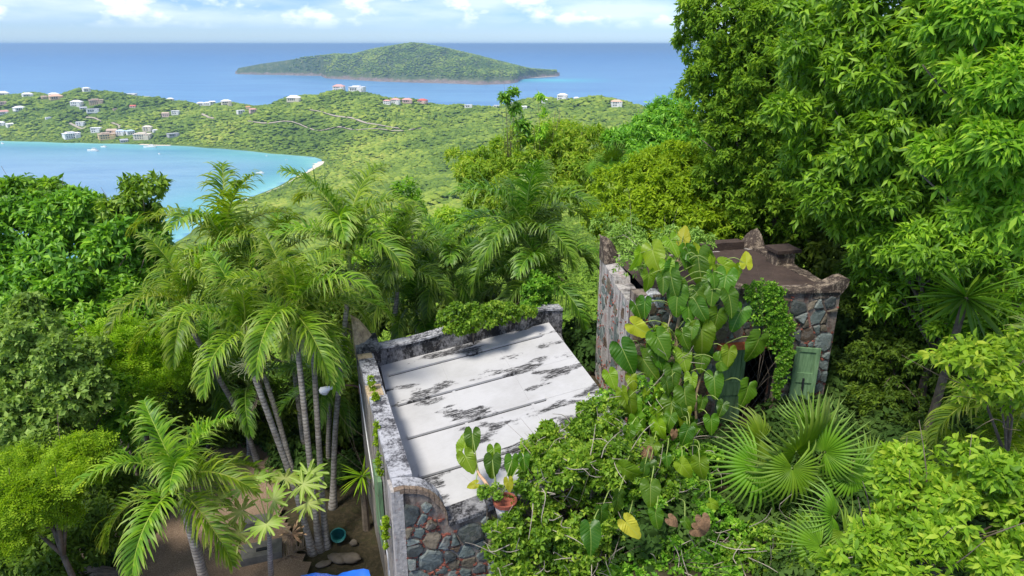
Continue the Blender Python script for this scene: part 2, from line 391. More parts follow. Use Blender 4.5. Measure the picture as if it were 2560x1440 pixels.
roads_px = [([(775, 279), (812, 285), (850, 294), (900, 305), (950, 316), (1000, 325)], 6.5), ([(620, 306), (690, 310), (760, 319), (830, 324), (900, 327), (960, 327), (1070, 324)], 4),
            ([(505, 288), (520, 294), (535, 300)], 6), ([(175, 310), (190, 318), (205, 324), (217, 322)], 7), ([(280, 310), (298, 316), (300, 326)], 7), ([(216, 300), (240, 303), (252, 306)], 6)]
road_w = []
for pp, w in roads_px:
    c_ = curve([hit(u, v) for u, v in pp], 24); road_w.append(c_[:, :2]); ribbon('road', c_, w, M_ROAD, 2.5, 0.05, 5)

# gravel yard: its own sheet over the soil
yard = np.array([[-8.15, 8.0], [-8.15, 13.2], [-8.3, 15.5], [-7.8, 17.0], [-6.2, 16.4], [-5.6, 14.0], [-4.9, 12.6], [-4.0, 11.4], [-3.1, 10.6], [-2.5, 9.0], [-2.4, 8.0]])
nx = np.linspace(-8.4, -2.2, 64); ny = np.linspace(8, 17.2, 80); X, Y = np.meshgrid(nx, ny, indexing='ij'); Pg = np.stack([X.ravel(), Y.ravel()], -1)
rs = np.random.RandomState(8)
fc = grid_faces(64, 80); ok = in_poly(Pg + rs.normal(0, 0.05, Pg.shape), yard)
fc = fc[ok[fc].all(1)]
meta(obj('gravel_yard', np.concatenate([Pg, (H(Pg[:, 0], Pg[:, 1]) + 0.10 + 0.03 * np.sin(Pg[:, 0] * 1.7) * np.cos(Pg[:, 1] * 1.3))[:, None]], 1), fc, M_GRAVEL, smooth=True), kind='structure')

# ------------------------------------------------------------------ far island
isl_sky = [(590, 183, 5450), (650, 166, 5600), (700, 157, 5700), (760, 146, 5800), (840, 136, 5900), (880, 137, 5900), (940, 122, 5900), (1030, 108, 5900), (1060, 111, 5900), (1130, 125, 5850), (1190, 139, 5800), (1250, 155, 5700), (1330, 175, 5550), (1380, 184, 5400)]
isl_sh = [(588, 185), (640, 186.5), (700, 187.5), (760, 189), (806, 189.5), (818, 196), (880, 199.5), (950, 204), (1050, 207), (1130, 209), (1200, 212), (1270, 210), (1295, 206), (1298, 199), (1340, 194), (1400, 190)]
_iu = np.array([-3000.0]); _sk = np.array([PX(u, v, y) for u, v, y in isl_sky]); _ska = _sk[:, 0] / _sk[:, 1]
_sh = np.array([PZ(u, v, SEA) for u, v in isl_sh]); _o = np.argsort(_sh[:, 0] / _sh[:, 1]); _sha = (_sh[:, 0] / _sh[:, 1])[_o]; _shy = _sh[_o, 1]
def island_h(x, y):
    """front shore -> cliff -> slope -> ridge -> back slope, ray by ray of the survey"""
    x = np.asarray(x, float); y = np.asarray(y, float); a = x / y
    ys = np.interp(a, _sha, _shy); yr = np.maximum(np.interp(a, _ska, _sk[:, 1]), ys + 60); zr = np.interp(a, _ska, _sk[:, 2]) - SEA
    w = sstep(_sha[0], _sha[0] + 0.006, a) * sstep(_sha[-1], _sha[-1] - 0.006, a); zr = np.maximum(zr, 6) * w
    t = (y - ys) / (yr - ys); tb = (y - yr) / 750.0
    cl_ = np.minimum(zr * 0.55, 26 + 16 * np.sin(a * 120) + 10 * np.sin(a * 310 + 1))
    tt = np.clip(t, 0, 1)
    gul = 0.10 * np.sin(a * 95 + 2.2 * np.sin(y * 0.004)) * np.sin(math.pi * tt) + 0.05 * np.sin(a * 260 + 3 * np.sin(y * 0.006)) * np.sin(math.pi * tt)
    front = cl_ * sstep(0, 0.07, tt) + (zr - cl_) * np.clip(0.35 * tt + 0.65 * np.sin(tt * math.pi / 2) ** 1.3 + gul, 0, 1.0)
    z = np.where(t < 0, t * 60, np.where(t <= 1, front, zr * np.cos(np.clip(tb, 0, 1) * math.pi / 2) - np.maximum(0, tb - 1) * 60))
    z = np.where(w <= 0, -8, z)
    return SEA + z
ix = np.linspace(-2700, 700, 230); iy = np.linspace(4100, 7000, 190); X, Y = np.meshgrid(ix, iy, indexing='ij')
Z = np.maximum(island_h(X, Y), SEA - 8)
def island_mat():
    m, n, l, b = mat_new('island_scrub'); p = wpos(n)
    z = n.new('ShaderNodeSeparateXYZ'); l.new(p, z.inputs[0])
    f = noise(n, l, 0.03, 8, 0.7, p); g = noise(n, l, 0.006, 6, 0.6, p)
    c = ramp(n, l, f, [(0.32, (0.06, 0.095, 0.03)), (0.52, (0.11, 0.15, 0.05)), (0.72, (0.26, 0.25, 0.12))])
    hh = mth(n, l, 'ADD', z.outputs[2], mth(n, l, 'MULTIPLY', noise(n, l, 0.010, 8, 0.75, p), 84.0))
    rock = mrange(n, l, hh, SEA + 52, SEA + 66, 1.0, 0.0)
    rc = ramp(n, l, noise(n, l, 0.05, 8, 0.75, p), [(0.3, (0.13, 0.105, 0.085)), (0.55, (0.30, 0.235, 0.195)), (0.75, (0.50, 0.43, 0.37))])
    l.new(mixc(n, l, rock, c, rc), b.inputs['Base Color']); b.inputs['Roughness'].default_value = 0.95; b.inputs['Specular IOR Level'].default_value = 0.1
    bump(n, l, b, noise(n, l, 0.05, 9, 0.75, p), 1.0, 14.0); return m
island = meta(obj('island', np.stack([X, Y, Z], -1).reshape(-1, 3), grid_faces(230, 190), island_mat(), smooth=True), kind='structure')
# sandy spits of the island
for pts, w in (([(1290, 199), (1310, 196.5), (1345, 194.5), (1390, 191.5)], 36), ([(792, 189), (806, 189.6), (815, 190.5)], 30)):
    c_ = curve([[*PZ(u, v, SEA)[:2], 0] for u, v in pts], 14); ribbon('island_beach', c_, w, M_SAND, 0, 0.2, 6, SEA + 3.0)

# ------------------------------------------------------------------ haze
mh, nh, lh, bh = mat_new('sea_air'); nh.remove(bh)
pv = nh.new('ShaderNodeVolumePrincipled'); pv.inputs['Color'].default_value = (0.46, 0.72, 1.0, 1); pv.inputs['Density'].default_value = 7.5e-5; pv.inputs['Anisotropy'].default_value = 0.3
lh.new(pv.outputs[0], nh['Material Output'].inputs['Volume'])
hb = MB().box((-140000, -300, SEA - 14), (140000, 91000, 22)).obj('haze', mh); hb['kind'] = 'stuff'

# ------------------------------------------------------------------ forest far and middle: uncountable, one mass each
HOUSES = [  # u, v, width px, storeys, style, wall, roof, label
 (8, 241, 26, 1, 'hip', 'white', 'white', 'white house at the far left end of the headland crest'),
 (70, 243, 22, 1, 'hip', 'white', 'white', 'low white house on the crest left of the wider white one'),
 (134, 235, 21, 1, 'hip', 'cream', 'white', 'wide white house on the crest left of the headland summit'),
 (111, 247, 12, 1, 'gable', 'tan', 'tan', 'small tan hut just below the crest of the headland'),
 (141, 250, 28, 1, 'hip', 'tan', 'peach', 'peach-roofed tan villa below the wide white crest house'),
 (217, 231, 16, 2, 'hip', 'white', 'white', 'white house crowning the headland summit'),
 (193, 263, 25, 2, 'hip', 'white', 'white', 'white hip-roofed villa left of the large tan block'),
 (242, 263, 31, 3, 'flat', 'tan', 'tan', 'large tan three-storey block below the headland summit'),
 (49, 276, 24, 1, 'hip', 'white', 'white', 'white pyramid-roofed house alone among trees of the left slope'),
 (6, 262, 20, 1, 'flat', 'pink', 'tan', 'pinkish house on the left picture edge, upper of two'),
 (8, 285, 22, 1, 'gable', 'white', 'pink', 'white pink-roofed house on the left picture edge, lower of two'),
 (330, 241, 22, 1, 'flat', 'white', 'white', 'white flat-roofed house on the crest right of the headland summit'),
 (367, 243, 12, 1, 'flat', 'white', 'white', 'small white house on the crest, right of the flat-roofed one'),
 (426, 250, 15, 1, 'hip', 'cream', 'white', 'cream house with white roof where the headland crest drops'),
 (209, 275, 16, 1, 'gable', 'white', 'grey', 'grey-roofed white cottage under the white hip-roofed villa'),
 (233, 283, 27, 1, 'flat', 'white', 'grey', 'long low grey-roofed house under the large tan block'),
 (334, 272, 14, 1, 'gable', 'pink', 'red', 'small reddish house in the trees of the upper headland slope'),
 (415, 291, 16, 2, 'gable', 'pink', 'tan', 'pinkish gabled house with white neighbour on the saddle slope'),
 (440, 289, 18, 2, 'flat', 'white', 'white', 'white flat-roofed house beside the pinkish gabled one'),
 (289, 283, 9, 1, 'flat', 'tan', 'tan', 'tiny tan house in the middle of the headland slope'),
 (121, 298, 12, 1, 'flat', 'white', 'white', 'small white house alone low on the left headland slope'),
 (203, 318, 19, 2, 'flat', 'white', 'white', 'white box house beside the curved drive above the bay'),
 (180, 345, 36, 3, 'flat', 'white', 'white', 'big white three-storey villa near the water, leftmost of the row'),
 (242, 330, 23, 2, 'flat', 'white', 'white', 'white house with white slab roof between the villa and the yellow house'),
 (268, 345, 38, 2, 'flat', 'yellow', 'tan', 'yellow house with long walls just above the rocky shore'),
 (282, 333, 24, 1, 'gable', 'tan', 'tan', 'tan house standing behind the yellow shore house'),
 (304, 339, 20, 2, 'hip', 'white', 'blue', 'pale blue-roofed white house, left one of a pair'),
 (327, 338, 18, 2, 'hip', 'white', 'blue', 'pale blue-roofed white house, right one of a pair'),
 (358, 346, 39, 3, 'flat', 'cream', 'cream', 'cream stepped villa with terraces above the small beach'),
 (370, 328, 21, 2, 'hip', 'cream', 'cream', 'cream house right behind the stepped villa'),
 (388, 330, 11, 1, 'hip', 'white', 'white', 'small white hut at the right of the stepped villa'),
 (433, 340, 26, 1, 'flat', 'grey', 'grey', 'grey flat house half hidden in trees above the beach end'),
 (4, 317, 18, 2, 'hip', 'white', 'white', 'white house low on the left picture edge above the moored yacht'),
 (26, 320, 15, 2, 'gable', 'white', 'white', 'white gabled house beside the one on the left edge'),
 (311, 357, 18, 1, 'gable', 'grey', 'grey', 'grey boat shed right at the waterline'),
 (502, 260, 17, 1, 'hip', 'white', 'white', 'white house, leftmost of the cluster on the saddle'),
 (518, 256, 16, 1, 'hip', 'white', 'white', 'white house standing highest in the cluster on the saddle'),
 (531, 262, 14, 2, 'gable', 'white', 'white', 'white gabled house in the middle of the saddle cluster'),
 (567, 266, 23, 2, 'hip', 'cream', 'white', 'cream two-storey house, rightmost of the saddle cluster'),
 (602, 285, 17, 2, 'flat', 'white', 'white', 'white house on the saddle slope left of the rose house'),
 (633, 282, 17, 2, 'hip', 'pink', 'pink', 'rose-coloured house at the lowest point of the saddle'),
 (621, 273, 11, 1, 'gable', 'tan', 'orange', 'little orange-roofed house above the rose one'),
 (735, 254, 32, 1, 'hip', 'cream', 'white', 'long cream house on the rise left of the middle summit'),
 (848, 226, 27, 2, 'hip', 'white', 'pink', 'white pink-roofed mansion on the middle summit'),
 (893, 223, 37, 1, 'flat', 'white', 'white', 'long white flat-roofed villa on the middle summit'),
 (968, 261, 17, 2, 'hip', 'white', 'pink', 'white tower house with pink roof, left of a twin'),
 (989, 261, 22, 2, 'hip', 'white', 'pink', 'white tower house with pink roof, right of a twin'),
 (1018, 256, 24, 1, 'hip', 'pink', 'pink', 'pink house between the twin towers and the red roof'),
 (1057, 258, 22, 1, 'hip', 'pink', 'red', 'house under a bright red hip roof on the ridge'),
 (1171, 270, 18, 1, 'flat', 'white', 'white', 'white flat roof showing on the low ridge'),
 (1241, 261, 14, 1, 'flat', 'white', 'white', 'white house left of the tall sprig on the ridge'),
 (1277, 254, 14, 1, 'flat', 'white', 'white', 'white house behind the tall leafy sprig'),
 (1310, 273, 13, 1, 'gable', 'white', 'white', 'small gabled white house below the right knoll'),
 (1361, 257, 14, 2, 'gable', 'white', 'white', 'white gabled house on the slope of the right knoll'),
 (1406, 246, 24, 2, 'hip', 'white', 'white', 'largest white house on top of the right knoll'),
 (1441, 242, 13, 1, 'hip', 'white', 'white', 'small white house right of the knoll top'),
 (1541, 268, 26, 2, 'hip', 'white', 'peach', 'white house with salmon roof on the right end of the ridge'),
]
house_spots = []
for h in HOUSES:
    p = hit(h[0], h[1]); house_spots.append(p)
house_xy = np.array([p[:2] for p in house_spots]); house_r = np.array([sz(h[2], p[1]) * 0.62 for h, p in zip(HOUSES, house_spots)])

def ico(sub):
    t = (1 + 5 ** 0.5) / 2
    V = [(-1, t, 0), (1, t, 0), (-1, -t, 0), (1, -t, 0), (0, -1, t), (0, 1, t), (0, -1, -t), (0, 1, -t), (t, 0, -1), (t, 0, 1), (-t, 0, -1), (-t, 0, 1)]
    Fc = [(0, 11, 5), (0, 5, 1), (0, 1, 7), (0, 7, 10), (0, 10, 11), (1, 5, 9), (5, 11, 4), (11, 10, 2), (10, 7, 6), (7, 1, 8), (3, 9, 4), (3, 4, 2), (3, 2, 6), (3, 6, 8), (3, 8, 9), (4, 9, 5), (2, 4, 11), (6, 2, 10), (8, 6, 7), (9, 8, 1)]
    V = [np.array(v) / np.linalg.norm(v) for v in V]
    for _ in range(sub):
        c = {}; F2 = []
        def m_(a, b):
            k = (min(a, b), max(a, b))
            if k not in c: c[k] = len(V); q = V[a] + V[b]; V.append(q / np.linalg.norm(q))
            return c[k]
        for a, b, d in Fc:
            ab, bd, da = m_(a, b), m_(b, d), m_(d, a); F2 += [(a, ab, da), (ab, b, bd), (da, bd, d), (ab, bd, da)]
        Fc = F2
    return np.array(V), np.array(Fc)
def crown_mat(name, stops, scale):
    m, n, l, b = mat_new(name)
    p = wpos(n)
    f = mth(n, l, 'ADD', mth(n, l, 'MULTIPLY', objrand(n), 0.48), mth(n, l, 'MULTIPLY', mrange(n, l, noise(n, l, scale, 4, 0.6, p), 0.34, 0.66), 0.52))
    c = ramp(n, l, f, stops); l.new(c, b.inputs['Base Color']); b.inputs['Roughness'].default_value = 0.8; b.inputs['Specular IOR Level'].default_value = 0.15
    tr = n.new('ShaderNodeBsdfTranslucent'); l.new(c, tr.inputs[0]); ms = n.new('ShaderNodeMixShader'); ms.inputs[0].default_value = 0.25
    l.new(b.outputs[0], ms.inputs[1]); l.new(tr.outputs[0], ms.inputs[2]); l.new(ms.outputs[0], n['Material Output'].inputs[0])
    return m
M_FAR = crown_mat('far_canopy', [(0.0, (0.085, 0.155, 0.026)), (0.4, (0.180, 0.280, 0.036)), (0.75, (0.320, 0.420, 0.055)), (1.0, (0.46, 0.50, 0.09))], 0.0045)
M_MIDF = crown_mat('valley_canopy', [(0.0, (0.08, 0.165, 0.016)), (0.45, (0.18, 0.31, 0.028)), (0.8, (0.30, 0.43, 0.05)), (1.0, (0.42, 0.50, 0.08))], 0.02)
def lumpy(seed, sub, amp, flat=0.75):
    V, Fc = ico(sub); r_ = np.random.RandomState(seed); d = r_.randn(14, 3); d /= np.linalg.norm(d, axis=1)[:, None]
    k = np.max(np.clip(V @ d.T, 0, 1) ** 6, axis=1); V = V * (1 - amp + amp * 1.5 * k + r_.normal(0, 0.07, len(V)))[:, None]
    V[:, 2] *= flat; return V, Fc
def leafy(seed, n, core=0.72):
    """a crown of leaf clumps round a lumpy core"""
    r_ = np.random.RandomState(seed); V0, F0 = lumpy(seed, 2, 0.35); base = V0 * core
    d = r_.randn(n, 3); d[:, 2] = np.abs(d[:, 2]) * 1.1 - 0.35; d /= np.linalg.norm(d, axis=1)[:, None]
    lob = r_.randn(12, 3); lob /= np.linalg.norm(lob, axis=1)[:, None]
    k = np.max(np.clip(d @ lob.T, 0, 1) ** 8, axis=1); c = d * (0.62 + 0.42 * k + r_.uniform(-0.06, 0.06, n))[:, None]; c[:, 2] *= 0.78
    nn = nrm(d + r_.normal(0, 0.55, (n, 3)) + np.array([0, 0, 0.5])); a = nrm(np.cross(nn, r_.randn(n, 3))); b = np.cross(nn, a)
    s = r_.uniform(0.05, 0.11, n)[:, None]
    q = np.stack([c + a * s * 1.3, c + b * s * 0.6, c - a * s, c - b * s * 0.6], 1).reshape(-1, 3)
    i = np.arange(n)[:, None] * 4 + len(base)
    Fc = np.concatenate([F0, np.concatenate([i + [0, 1, 2], i + [0, 2, 3]])])
    return np.concatenate([base, q]), Fc
PROTO = bpy.data.collections.new('canopy_shapes'); PROTO2 = bpy.data.collections.new('valley_shapes')
for k in range(5):
    V, Fc = lumpy(40 + k, 2, 0.42); me = mesh_np('canopy', V, Fc, False); me.materials.append(M_FAR); PROTO.objects.link(bpy.data.objects.new('canopy_%d' % k, me))
    V, Fc = leafy(60 + k, 900); me = mesh_np('canopy_leafy', V, Fc, False); me.materials.append(M_MIDF); PROTO2.objects.link(bpy.data.objects.new('valley_%d' % k, me))
def scatter(name, P, S, R, coll, label, cat):
    me = bpy.data.meshes.new(name); me.vertices.add(len(P)); me.vertices.foreach_set('co', P.astype(np.float32).ravel())
    a = me.attributes.new('sc', 'FLOAT_VECTOR', 'POINT'); a.data.foreach_set('vector', S.astype(np.float32).ravel())
    a = me.attributes.new('ro', 'FLOAT_VECTOR', 'POINT'); a.data.foreach_set('vector', R.astype(np.float32).ravel())
    o = bpy.data.objects.new(name, me); COL.objects.link(o)
    g = bpy.data.node_groups.new(name + '_spread', 'GeometryNodeTree')
    g.interface.new_socket('Geometry', in_out='INPUT', socket_type='NodeSocketGeometry'); g.interface.new_socket('Geometry', in_out='OUTPUT', socket_type='NodeSocketGeometry')
    n = g.nodes; l = g.links; gi = n.new('NodeGroupInput'); go = n.new('NodeGroupOutput')
    mp = n.new('GeometryNodeMeshToPoints'); ip = n.new('GeometryNodeInstanceOnPoints'); ci = n.new('GeometryNodeCollectionInfo')
    ci.inputs['Collection'].default_value = coll; ci.inputs['Separate Children'].default_value = True; ci.inputs['Reset Children'].default_value = True
    l.new(gi.outputs[0], mp.inputs[0]); l.new(mp.outputs[0], ip.inputs['Points']); l.new(ci.outputs[0], ip.inputs['Instance']); ip.inputs['Pick Instance'].default_value = True
    for nm, so_ in (('sc', 'Scale'), ('ro', 'Rotation')):
        na = n.new('GeometryNodeInputNamedAttribute'); na.data_type = 'FLOAT_VECTOR'; na.inputs['Name'].default_value = nm
        l.new(na.outputs[0], ip.inputs[so_])
    l.new(ip.outputs[0], go.inputs[0])
    md = o.modifiers.new('spread', 'NODES'); md.node_group = g
    return meta(o, label, cat, kind='stuff')
# what the camera can see of the hills
va = np.linspace(-1.0, 0.8, 180); vy = np.geomspace(30, 2700, 260)
VA, VY = np.meshgrid(va, vy, indexing='ij'); VS = H((VA * VY).ravel(), VY.ravel()).reshape(VA.shape) / VY
RUN = np.maximum.accumulate(VS, axis=1)
def visible(x, y, z, h):
    ia = np.clip(np.searchsorted(va, x / y) - 1, 0, 179); iy_ = np.clip(np.searchsorted(vy, y * 0.97) - 1, 0, 259)
    return (z + h) / y > RUN[ia, iy_] - 0.002
rs = np.random.RandomState(11)
bw = bc[:, :2] + np.array([10, -2])
def forest(n, amin, amax, y0, y1, expo):
    a = rs.uniform(amin, amax, n); y = (rs.uniform(y0 ** expo, y1 ** expo, n)) ** (1 / expo); x = a * y
    z = H(x, y); k = (z > SEA + 1.5) & visible(x, y, z, 12); x, y, z = x[k], y[k], z[k]; P2 = np.stack([x, y], -1)
    k = np.ones(len(x), bool)
    k &= seg_dist(P2, bw + np.array([-6, 4])) > 13
    for rw, (_, w) in zip(road_w, roads_px): k &= ~((seg_dist(P2, rw) < w * 0.5 + 2.5) | (seg_dist(P2 + [0, 7], rw) < w * 0.45))
    for hp, hr in zip(house_xy, house_r):
        dx, dy = P2[:, 0] - hp[0], P2[:, 1] - hp[1]
        k &= ~((np.abs(dx) < hr + 4) & (dy > -(26 if hr > 8 else 16)) & (dy < hr + 6))
    return x[k], y[k], z[k]
x, y, z = forest(80000, -0.86, 0.60, 560, 2450, 2.0)
s = 3.2 + 4.2 * rs.uniform(0, 1, len(x)) ** 1.5; low = sstep(SEA + 2, SEA + 14, z); s = s * (0.55 + 0.45 * low)
S = np.stack([s * rs.uniform(1.0, 1.5, len(s)), s * rs.uniform(1.0, 1.5, len(s)), s * rs.uniform(0.5, 0.9, len(s))], -1)
R = np.stack([rs.normal(0, 0.15, len(s)), rs.normal(0, 0.15, len(s)), rs.uniform(0, 6.28, len(s))], -1)
scatter('forest', np.stack([x, y, z + s * 0.3], -1), S, R, PROTO, 'dense green forest covering the hills round the bay', 'forest')
x, y, z = forest(12000, -0.75, 0.60, 30, 560, 1.6)
s = rs.uniform(2.4, 4.4, len(x)) * (0.45 + 0.55 * sstep(25, 140, y))
S = np.stack([s * rs.uniform(0.9, 1.3, len(s)), s * rs.uniform(0.9, 1.3, len(s)), s * rs.uniform(0.8, 1.2, len(s))], -1)
R = np.stack([rs.normal(0, 0.15, len(s)), rs.normal(0, 0.15, len(s)), rs.uniform(0, 6.28, len(s))], -1)
scatter('forest', np.stack([x, y, z + s * 0.5], -1), S, R, PROTO2, 'bright green trees filling the valley below the palms', 'forest')
# island scrub
x = rs.uniform(-2600, 650, 26000); y = rs.uniform(4400, 6100, 26000); z = island_h(x, y)
k = z > SEA + 30 + rs.uniform(0, 25, len(z)); x, y, z = x[k], y[k], z[k]; s = rs.uniform(3.5, 8.5, len(x))
scatter('scrub', np.stack([x, y, z + 5], -1), np.stack([s * 1.2, s * 1.2, s * 0.8], -1), np.stack([s * 0, s * 0, rs.uniform(0, 6.28, len(s))], -1), PROTO, 'low scrub dotting the slopes of the far island', 'scrub')

# ------------------------------------------------------------------ houses on the hills
WCOL = {'white': (0.80, 0.79, 0.76), 'cream': (0.74, 0.66, 0.52), 'tan': (0.62, 0.47, 0.31), 'pink': (0.68, 0.50, 0.43), 'yellow': (0.76, 0.55, 0.26), 'grey': (0.45, 0.45, 0.44)}
RCOL = {'white': (0.82, 0.81, 0.80), 'cream': (0.70, 0.62, 0.50), 'tan': (0.55, 0.42, 0.31), 'pink': (0.66, 0.36, 0.30), 'peach': (0.72, 0.46, 0.32), 'red': (0.60, 0.13, 0.10), 'orange': (0.66, 0.32, 0.14), 'grey': (0.40, 0.41, 0.43), 'blue': (0.55, 0.68, 0.80)}
WM = {k: plain('house_wall_' + k, c, 0.85, 0.05, 0.3) for k, c in WCOL.items()}; RM = {k: plain('house_roof_' + k, c, 0.7, 0.06, 0.3) for k, c in RCOL.items()}
M_WIN = plain('dark_window_glass', (0.035, 0.045, 0.06), 0.15, 0.1, 1.0, spec=0.6)
WINDOW = {}
def window_mesh(w, h):
    k = (round(w, 1), round(h, 1))
    if k not in WINDOW:
        m = MB().box((-w / 2, -0.12, 0), (w / 2, 0.25, h)); me = mesh_np('window', np.concatenate(m.v), m.f); me.materials.append(M_WIN); WINDOW[k] = me
    return WINDOW[k]
rnd = random.Random(5)
for (u, v, wpx, st, style, wc_, rc_, lab), p in zip(HOUSES, house_spots):
    w = sz(wpx, p[1]) * 0.92; hgt = st * (w * 0.22 if st > 1 else w * 0.27); hgt = min(max(hgt, 4.0), 12.5); dep = w * 0.62; yaw = math.atan2(p[0], p[1]) * -1 + rnd.uniform(-0.45, 0.45)
    z0 = min(H1(p[0], p[1]), H1(p[0], p[1] - dep / 2)) - 0.5; base = (p[0], p[1], z0)
    t = thing('house', lab, 'house', base, 'houses on the hills round the bay')
    cy, sy_ = math.cos(yaw), math.sin(yaw)
    def L(V, cy=cy, sy_=sy_, base=base):
        V = np.asarray(V, float); return np.stack([V[:, 0] * cy - V[:, 1] * sy_ + base[0], V[:, 0] * sy_ + V[:, 1] * cy + base[1], V[:, 2] + base[2]], -1)
    z1 = hgt + 2.2                                     # stands on a footing above the slope
    b = MB().box((-w / 2, -dep / 2, 0), (w / 2, dep / 2, z1), L)
    if w > 20: b.box((w * 0.12, -dep * 0.72, 0), (w * 0.42, -dep / 2 + 0.05, z1 * 0.8), L)
    b.obj('wall', WM[wc_], t)
    if style == 'flat':
        r = MB().box((-w * 0.53, -dep * 0.55, z1 + 0.01), (w * 0.53, dep * 0.55, z1 + 0.7), L)
        if st >= 3 or w > 33: r.box((-w * 0.3, -dep * 0.2, z1 + 0.7), (w * 0.2, dep * 0.45, z1 + 3.6), L)
        r.obj('roof', RM[rc_], t)
    else:
        e = 0.55; rh = w * 0.17; k = 0.22 if style == 'hip' else 0.5
        V = [(-w * e, -dep * e, z1 + 0.01), (w * e, -dep * e, z1 + 0.01), (w * e, dep * e, z1 + 0.01), (-w * e, dep * e, z1 + 0.01), (-w * k, 0, z1 + rh), (w * k, 0, z1 + rh)]
        MB().add(L(V), [[0, 1, 5, 4], [1, 2, 5], [2, 3, 4, 5], [3, 0, 4], [3, 2, 1, 0]]).obj('roof', RM[rc_], t)
    if wpx > 13:
        fh = hgt / st; cnt = max(2, int(w / 6))
        for fl in range(st):
            for i in range(cnt):
                xx = -w * 0.42 + w * 0.84 * (i + 0.5) / cnt
                if w > 20 and xx > w * 0.08 and fl < st - 1: continue
                q = L([[xx, -dep / 2, 2.2 + fl * fh + fh * 0.25]])[0]
                inst('window', window_mesh(w * 0.84 / cnt * 0.6, fh * 0.5), Matrix.Translation(Vector(q)) @ Matrix.Rotation(yaw, 4, 'Z'), t)
# the mansion glimpsed through the trees on the right
# ------------------------------------------------------------------ boats in the bay
M_HULL = plain('white_boat_hull', (0.82, 0.82, 0.80), 0.3, 0.04, 1.0); M_MAST = plain('grey_mast', (0.55, 0.56, 0.58), 0.4, 0.05, 2.0, 0.3)
def boat(u, v, lpx, label, kind, yaw, mast=0):
    p = PZ(u, v, SEA); L_ = sz(lpx, p[1]); t = thing('boat', label, 'boat', (p[0], p[1], SEA), 'boats moored in the bay')
    cy, sy_ = math.cos(yaw), math.sin(yaw)
    def T(V): V = np.asarray(V, float) * L_; return np.stack([V[:, 0] * cy - V[:, 1] * sy_ + p[0], V[:, 0] * sy_ + V[:, 1] * cy + p[1], V[:, 2] + SEA], -1)
    xs = [-0.5, -0.3, 0, 0.25, 0.42, 0.53]; hw = [0.13, 0.145, 0.15, 0.12, 0.06, 0.004]; top = [0.10, 0.10, 0.105, 0.12, 0.14, 0.155]
    V = []; 
    for a, b_, c_ in zip(xs, hw, top): V += [(a, -b_, c_), (a, -b_ * 0.75, -0.03), (a, b_ * 0.75, -0.03), (a, b_, c_)]
    Fc = []
    for i in range(5):
        q = i * 4
        for j in range(4): Fc.append([q + j, q + 4 + j, q + 4 + (j + 1) % 4, q + (j + 1) % 4])
    Fc += [[0, 1, 2, 3], [23, 22, 21, 20]]
    MB().add(T(V), Fc).obj('hull', M_HULL, t)
    if kind == 'motor':
        MB().add(T([(-0.38, -0.10, 0.103), (0.16, -0.10, 0.108), (0.16, 0.10, 0.108), (-0.38, 0.10, 0.103), (-0.36, -0.09, 0.20), (0.02, -0.09, 0.20), (0.02, 0.09, 0.20), (-0.36, 0.09, 0.20)]), [[0, 1, 5, 4], [1, 2, 6, 5], [2, 3, 7, 6], [3, 0, 4, 7], [4, 5, 6, 7]]).obj('cabin', M_HULL, t)
        MB().add(T([(-0.30, -0.095, 0.135), (0.10, -0.101, 0.135), (0.06, -0.097, 0.175), (-0.30, -0.095, 0.175)]) + np.array([0, 0, 0]), [[0, 1, 2, 3]]).obj('window', M_WIN, t)
        MB().box((-0.30, -0.08, 0.26), (-0.02, 0.08, 0.275), lambda V: T(V)).box((-0.29, -0.07, 0.20), (-0.27, 0.07, 0.26), lambda V: T(V)).box((-0.06, -0.07, 0.20), (-0.04, 0.07, 0.26), lambda V: T(V)).obj('flybridge', M_HULL, t)
    else:
        MB().box((-0.25, -0.07, 0.105), (0.12, 0.07, 0.16), lambda V: T(V)).obj('cabin', M_HULL, t)
        MB().tube(T([(0.05, 0, 0.1), (0.05, 0, mast)]), L_ * 0.012, 6).obj('mast', M_MAST, t)
        MB().tube(T([(0.05, 0, 0.26), (-0.42, 0, 0.24)]), L_ * 0.018, 6).obj('boom', M_MAST, t)
    return t
boat(232, 378, 27, 'white motor yacht nearest the middle of the left bay', 'motor', 2.95)
boat(259, 368.5, 17, 'small white motorboat behind the motor yacht on the left', 'motor', 2.8)
boat(375, 369, 27, 'white flybridge yacht off the small beach under the houses', 'motor', 3.2)
boat(398, 385.5, 12, 'little white sailboat with a bare mast in the bay', 'sail', 2.2, 1.3)
boat(650, 434, 20, 'white motor cruiser alone off the long beach', 'motor', 3.0)
boat(6, 360, 16, 'tall-masted sailboat on the left picture edge', 'sail', 2.4, 2.6)
boat(666, 390, 6, 'tiny white dinghy close to the rocky far shore', 'motor', 2.6)
boat(716, 400, 6, 'tiny white dinghy near the end of the beach', 'motor', 0.3)

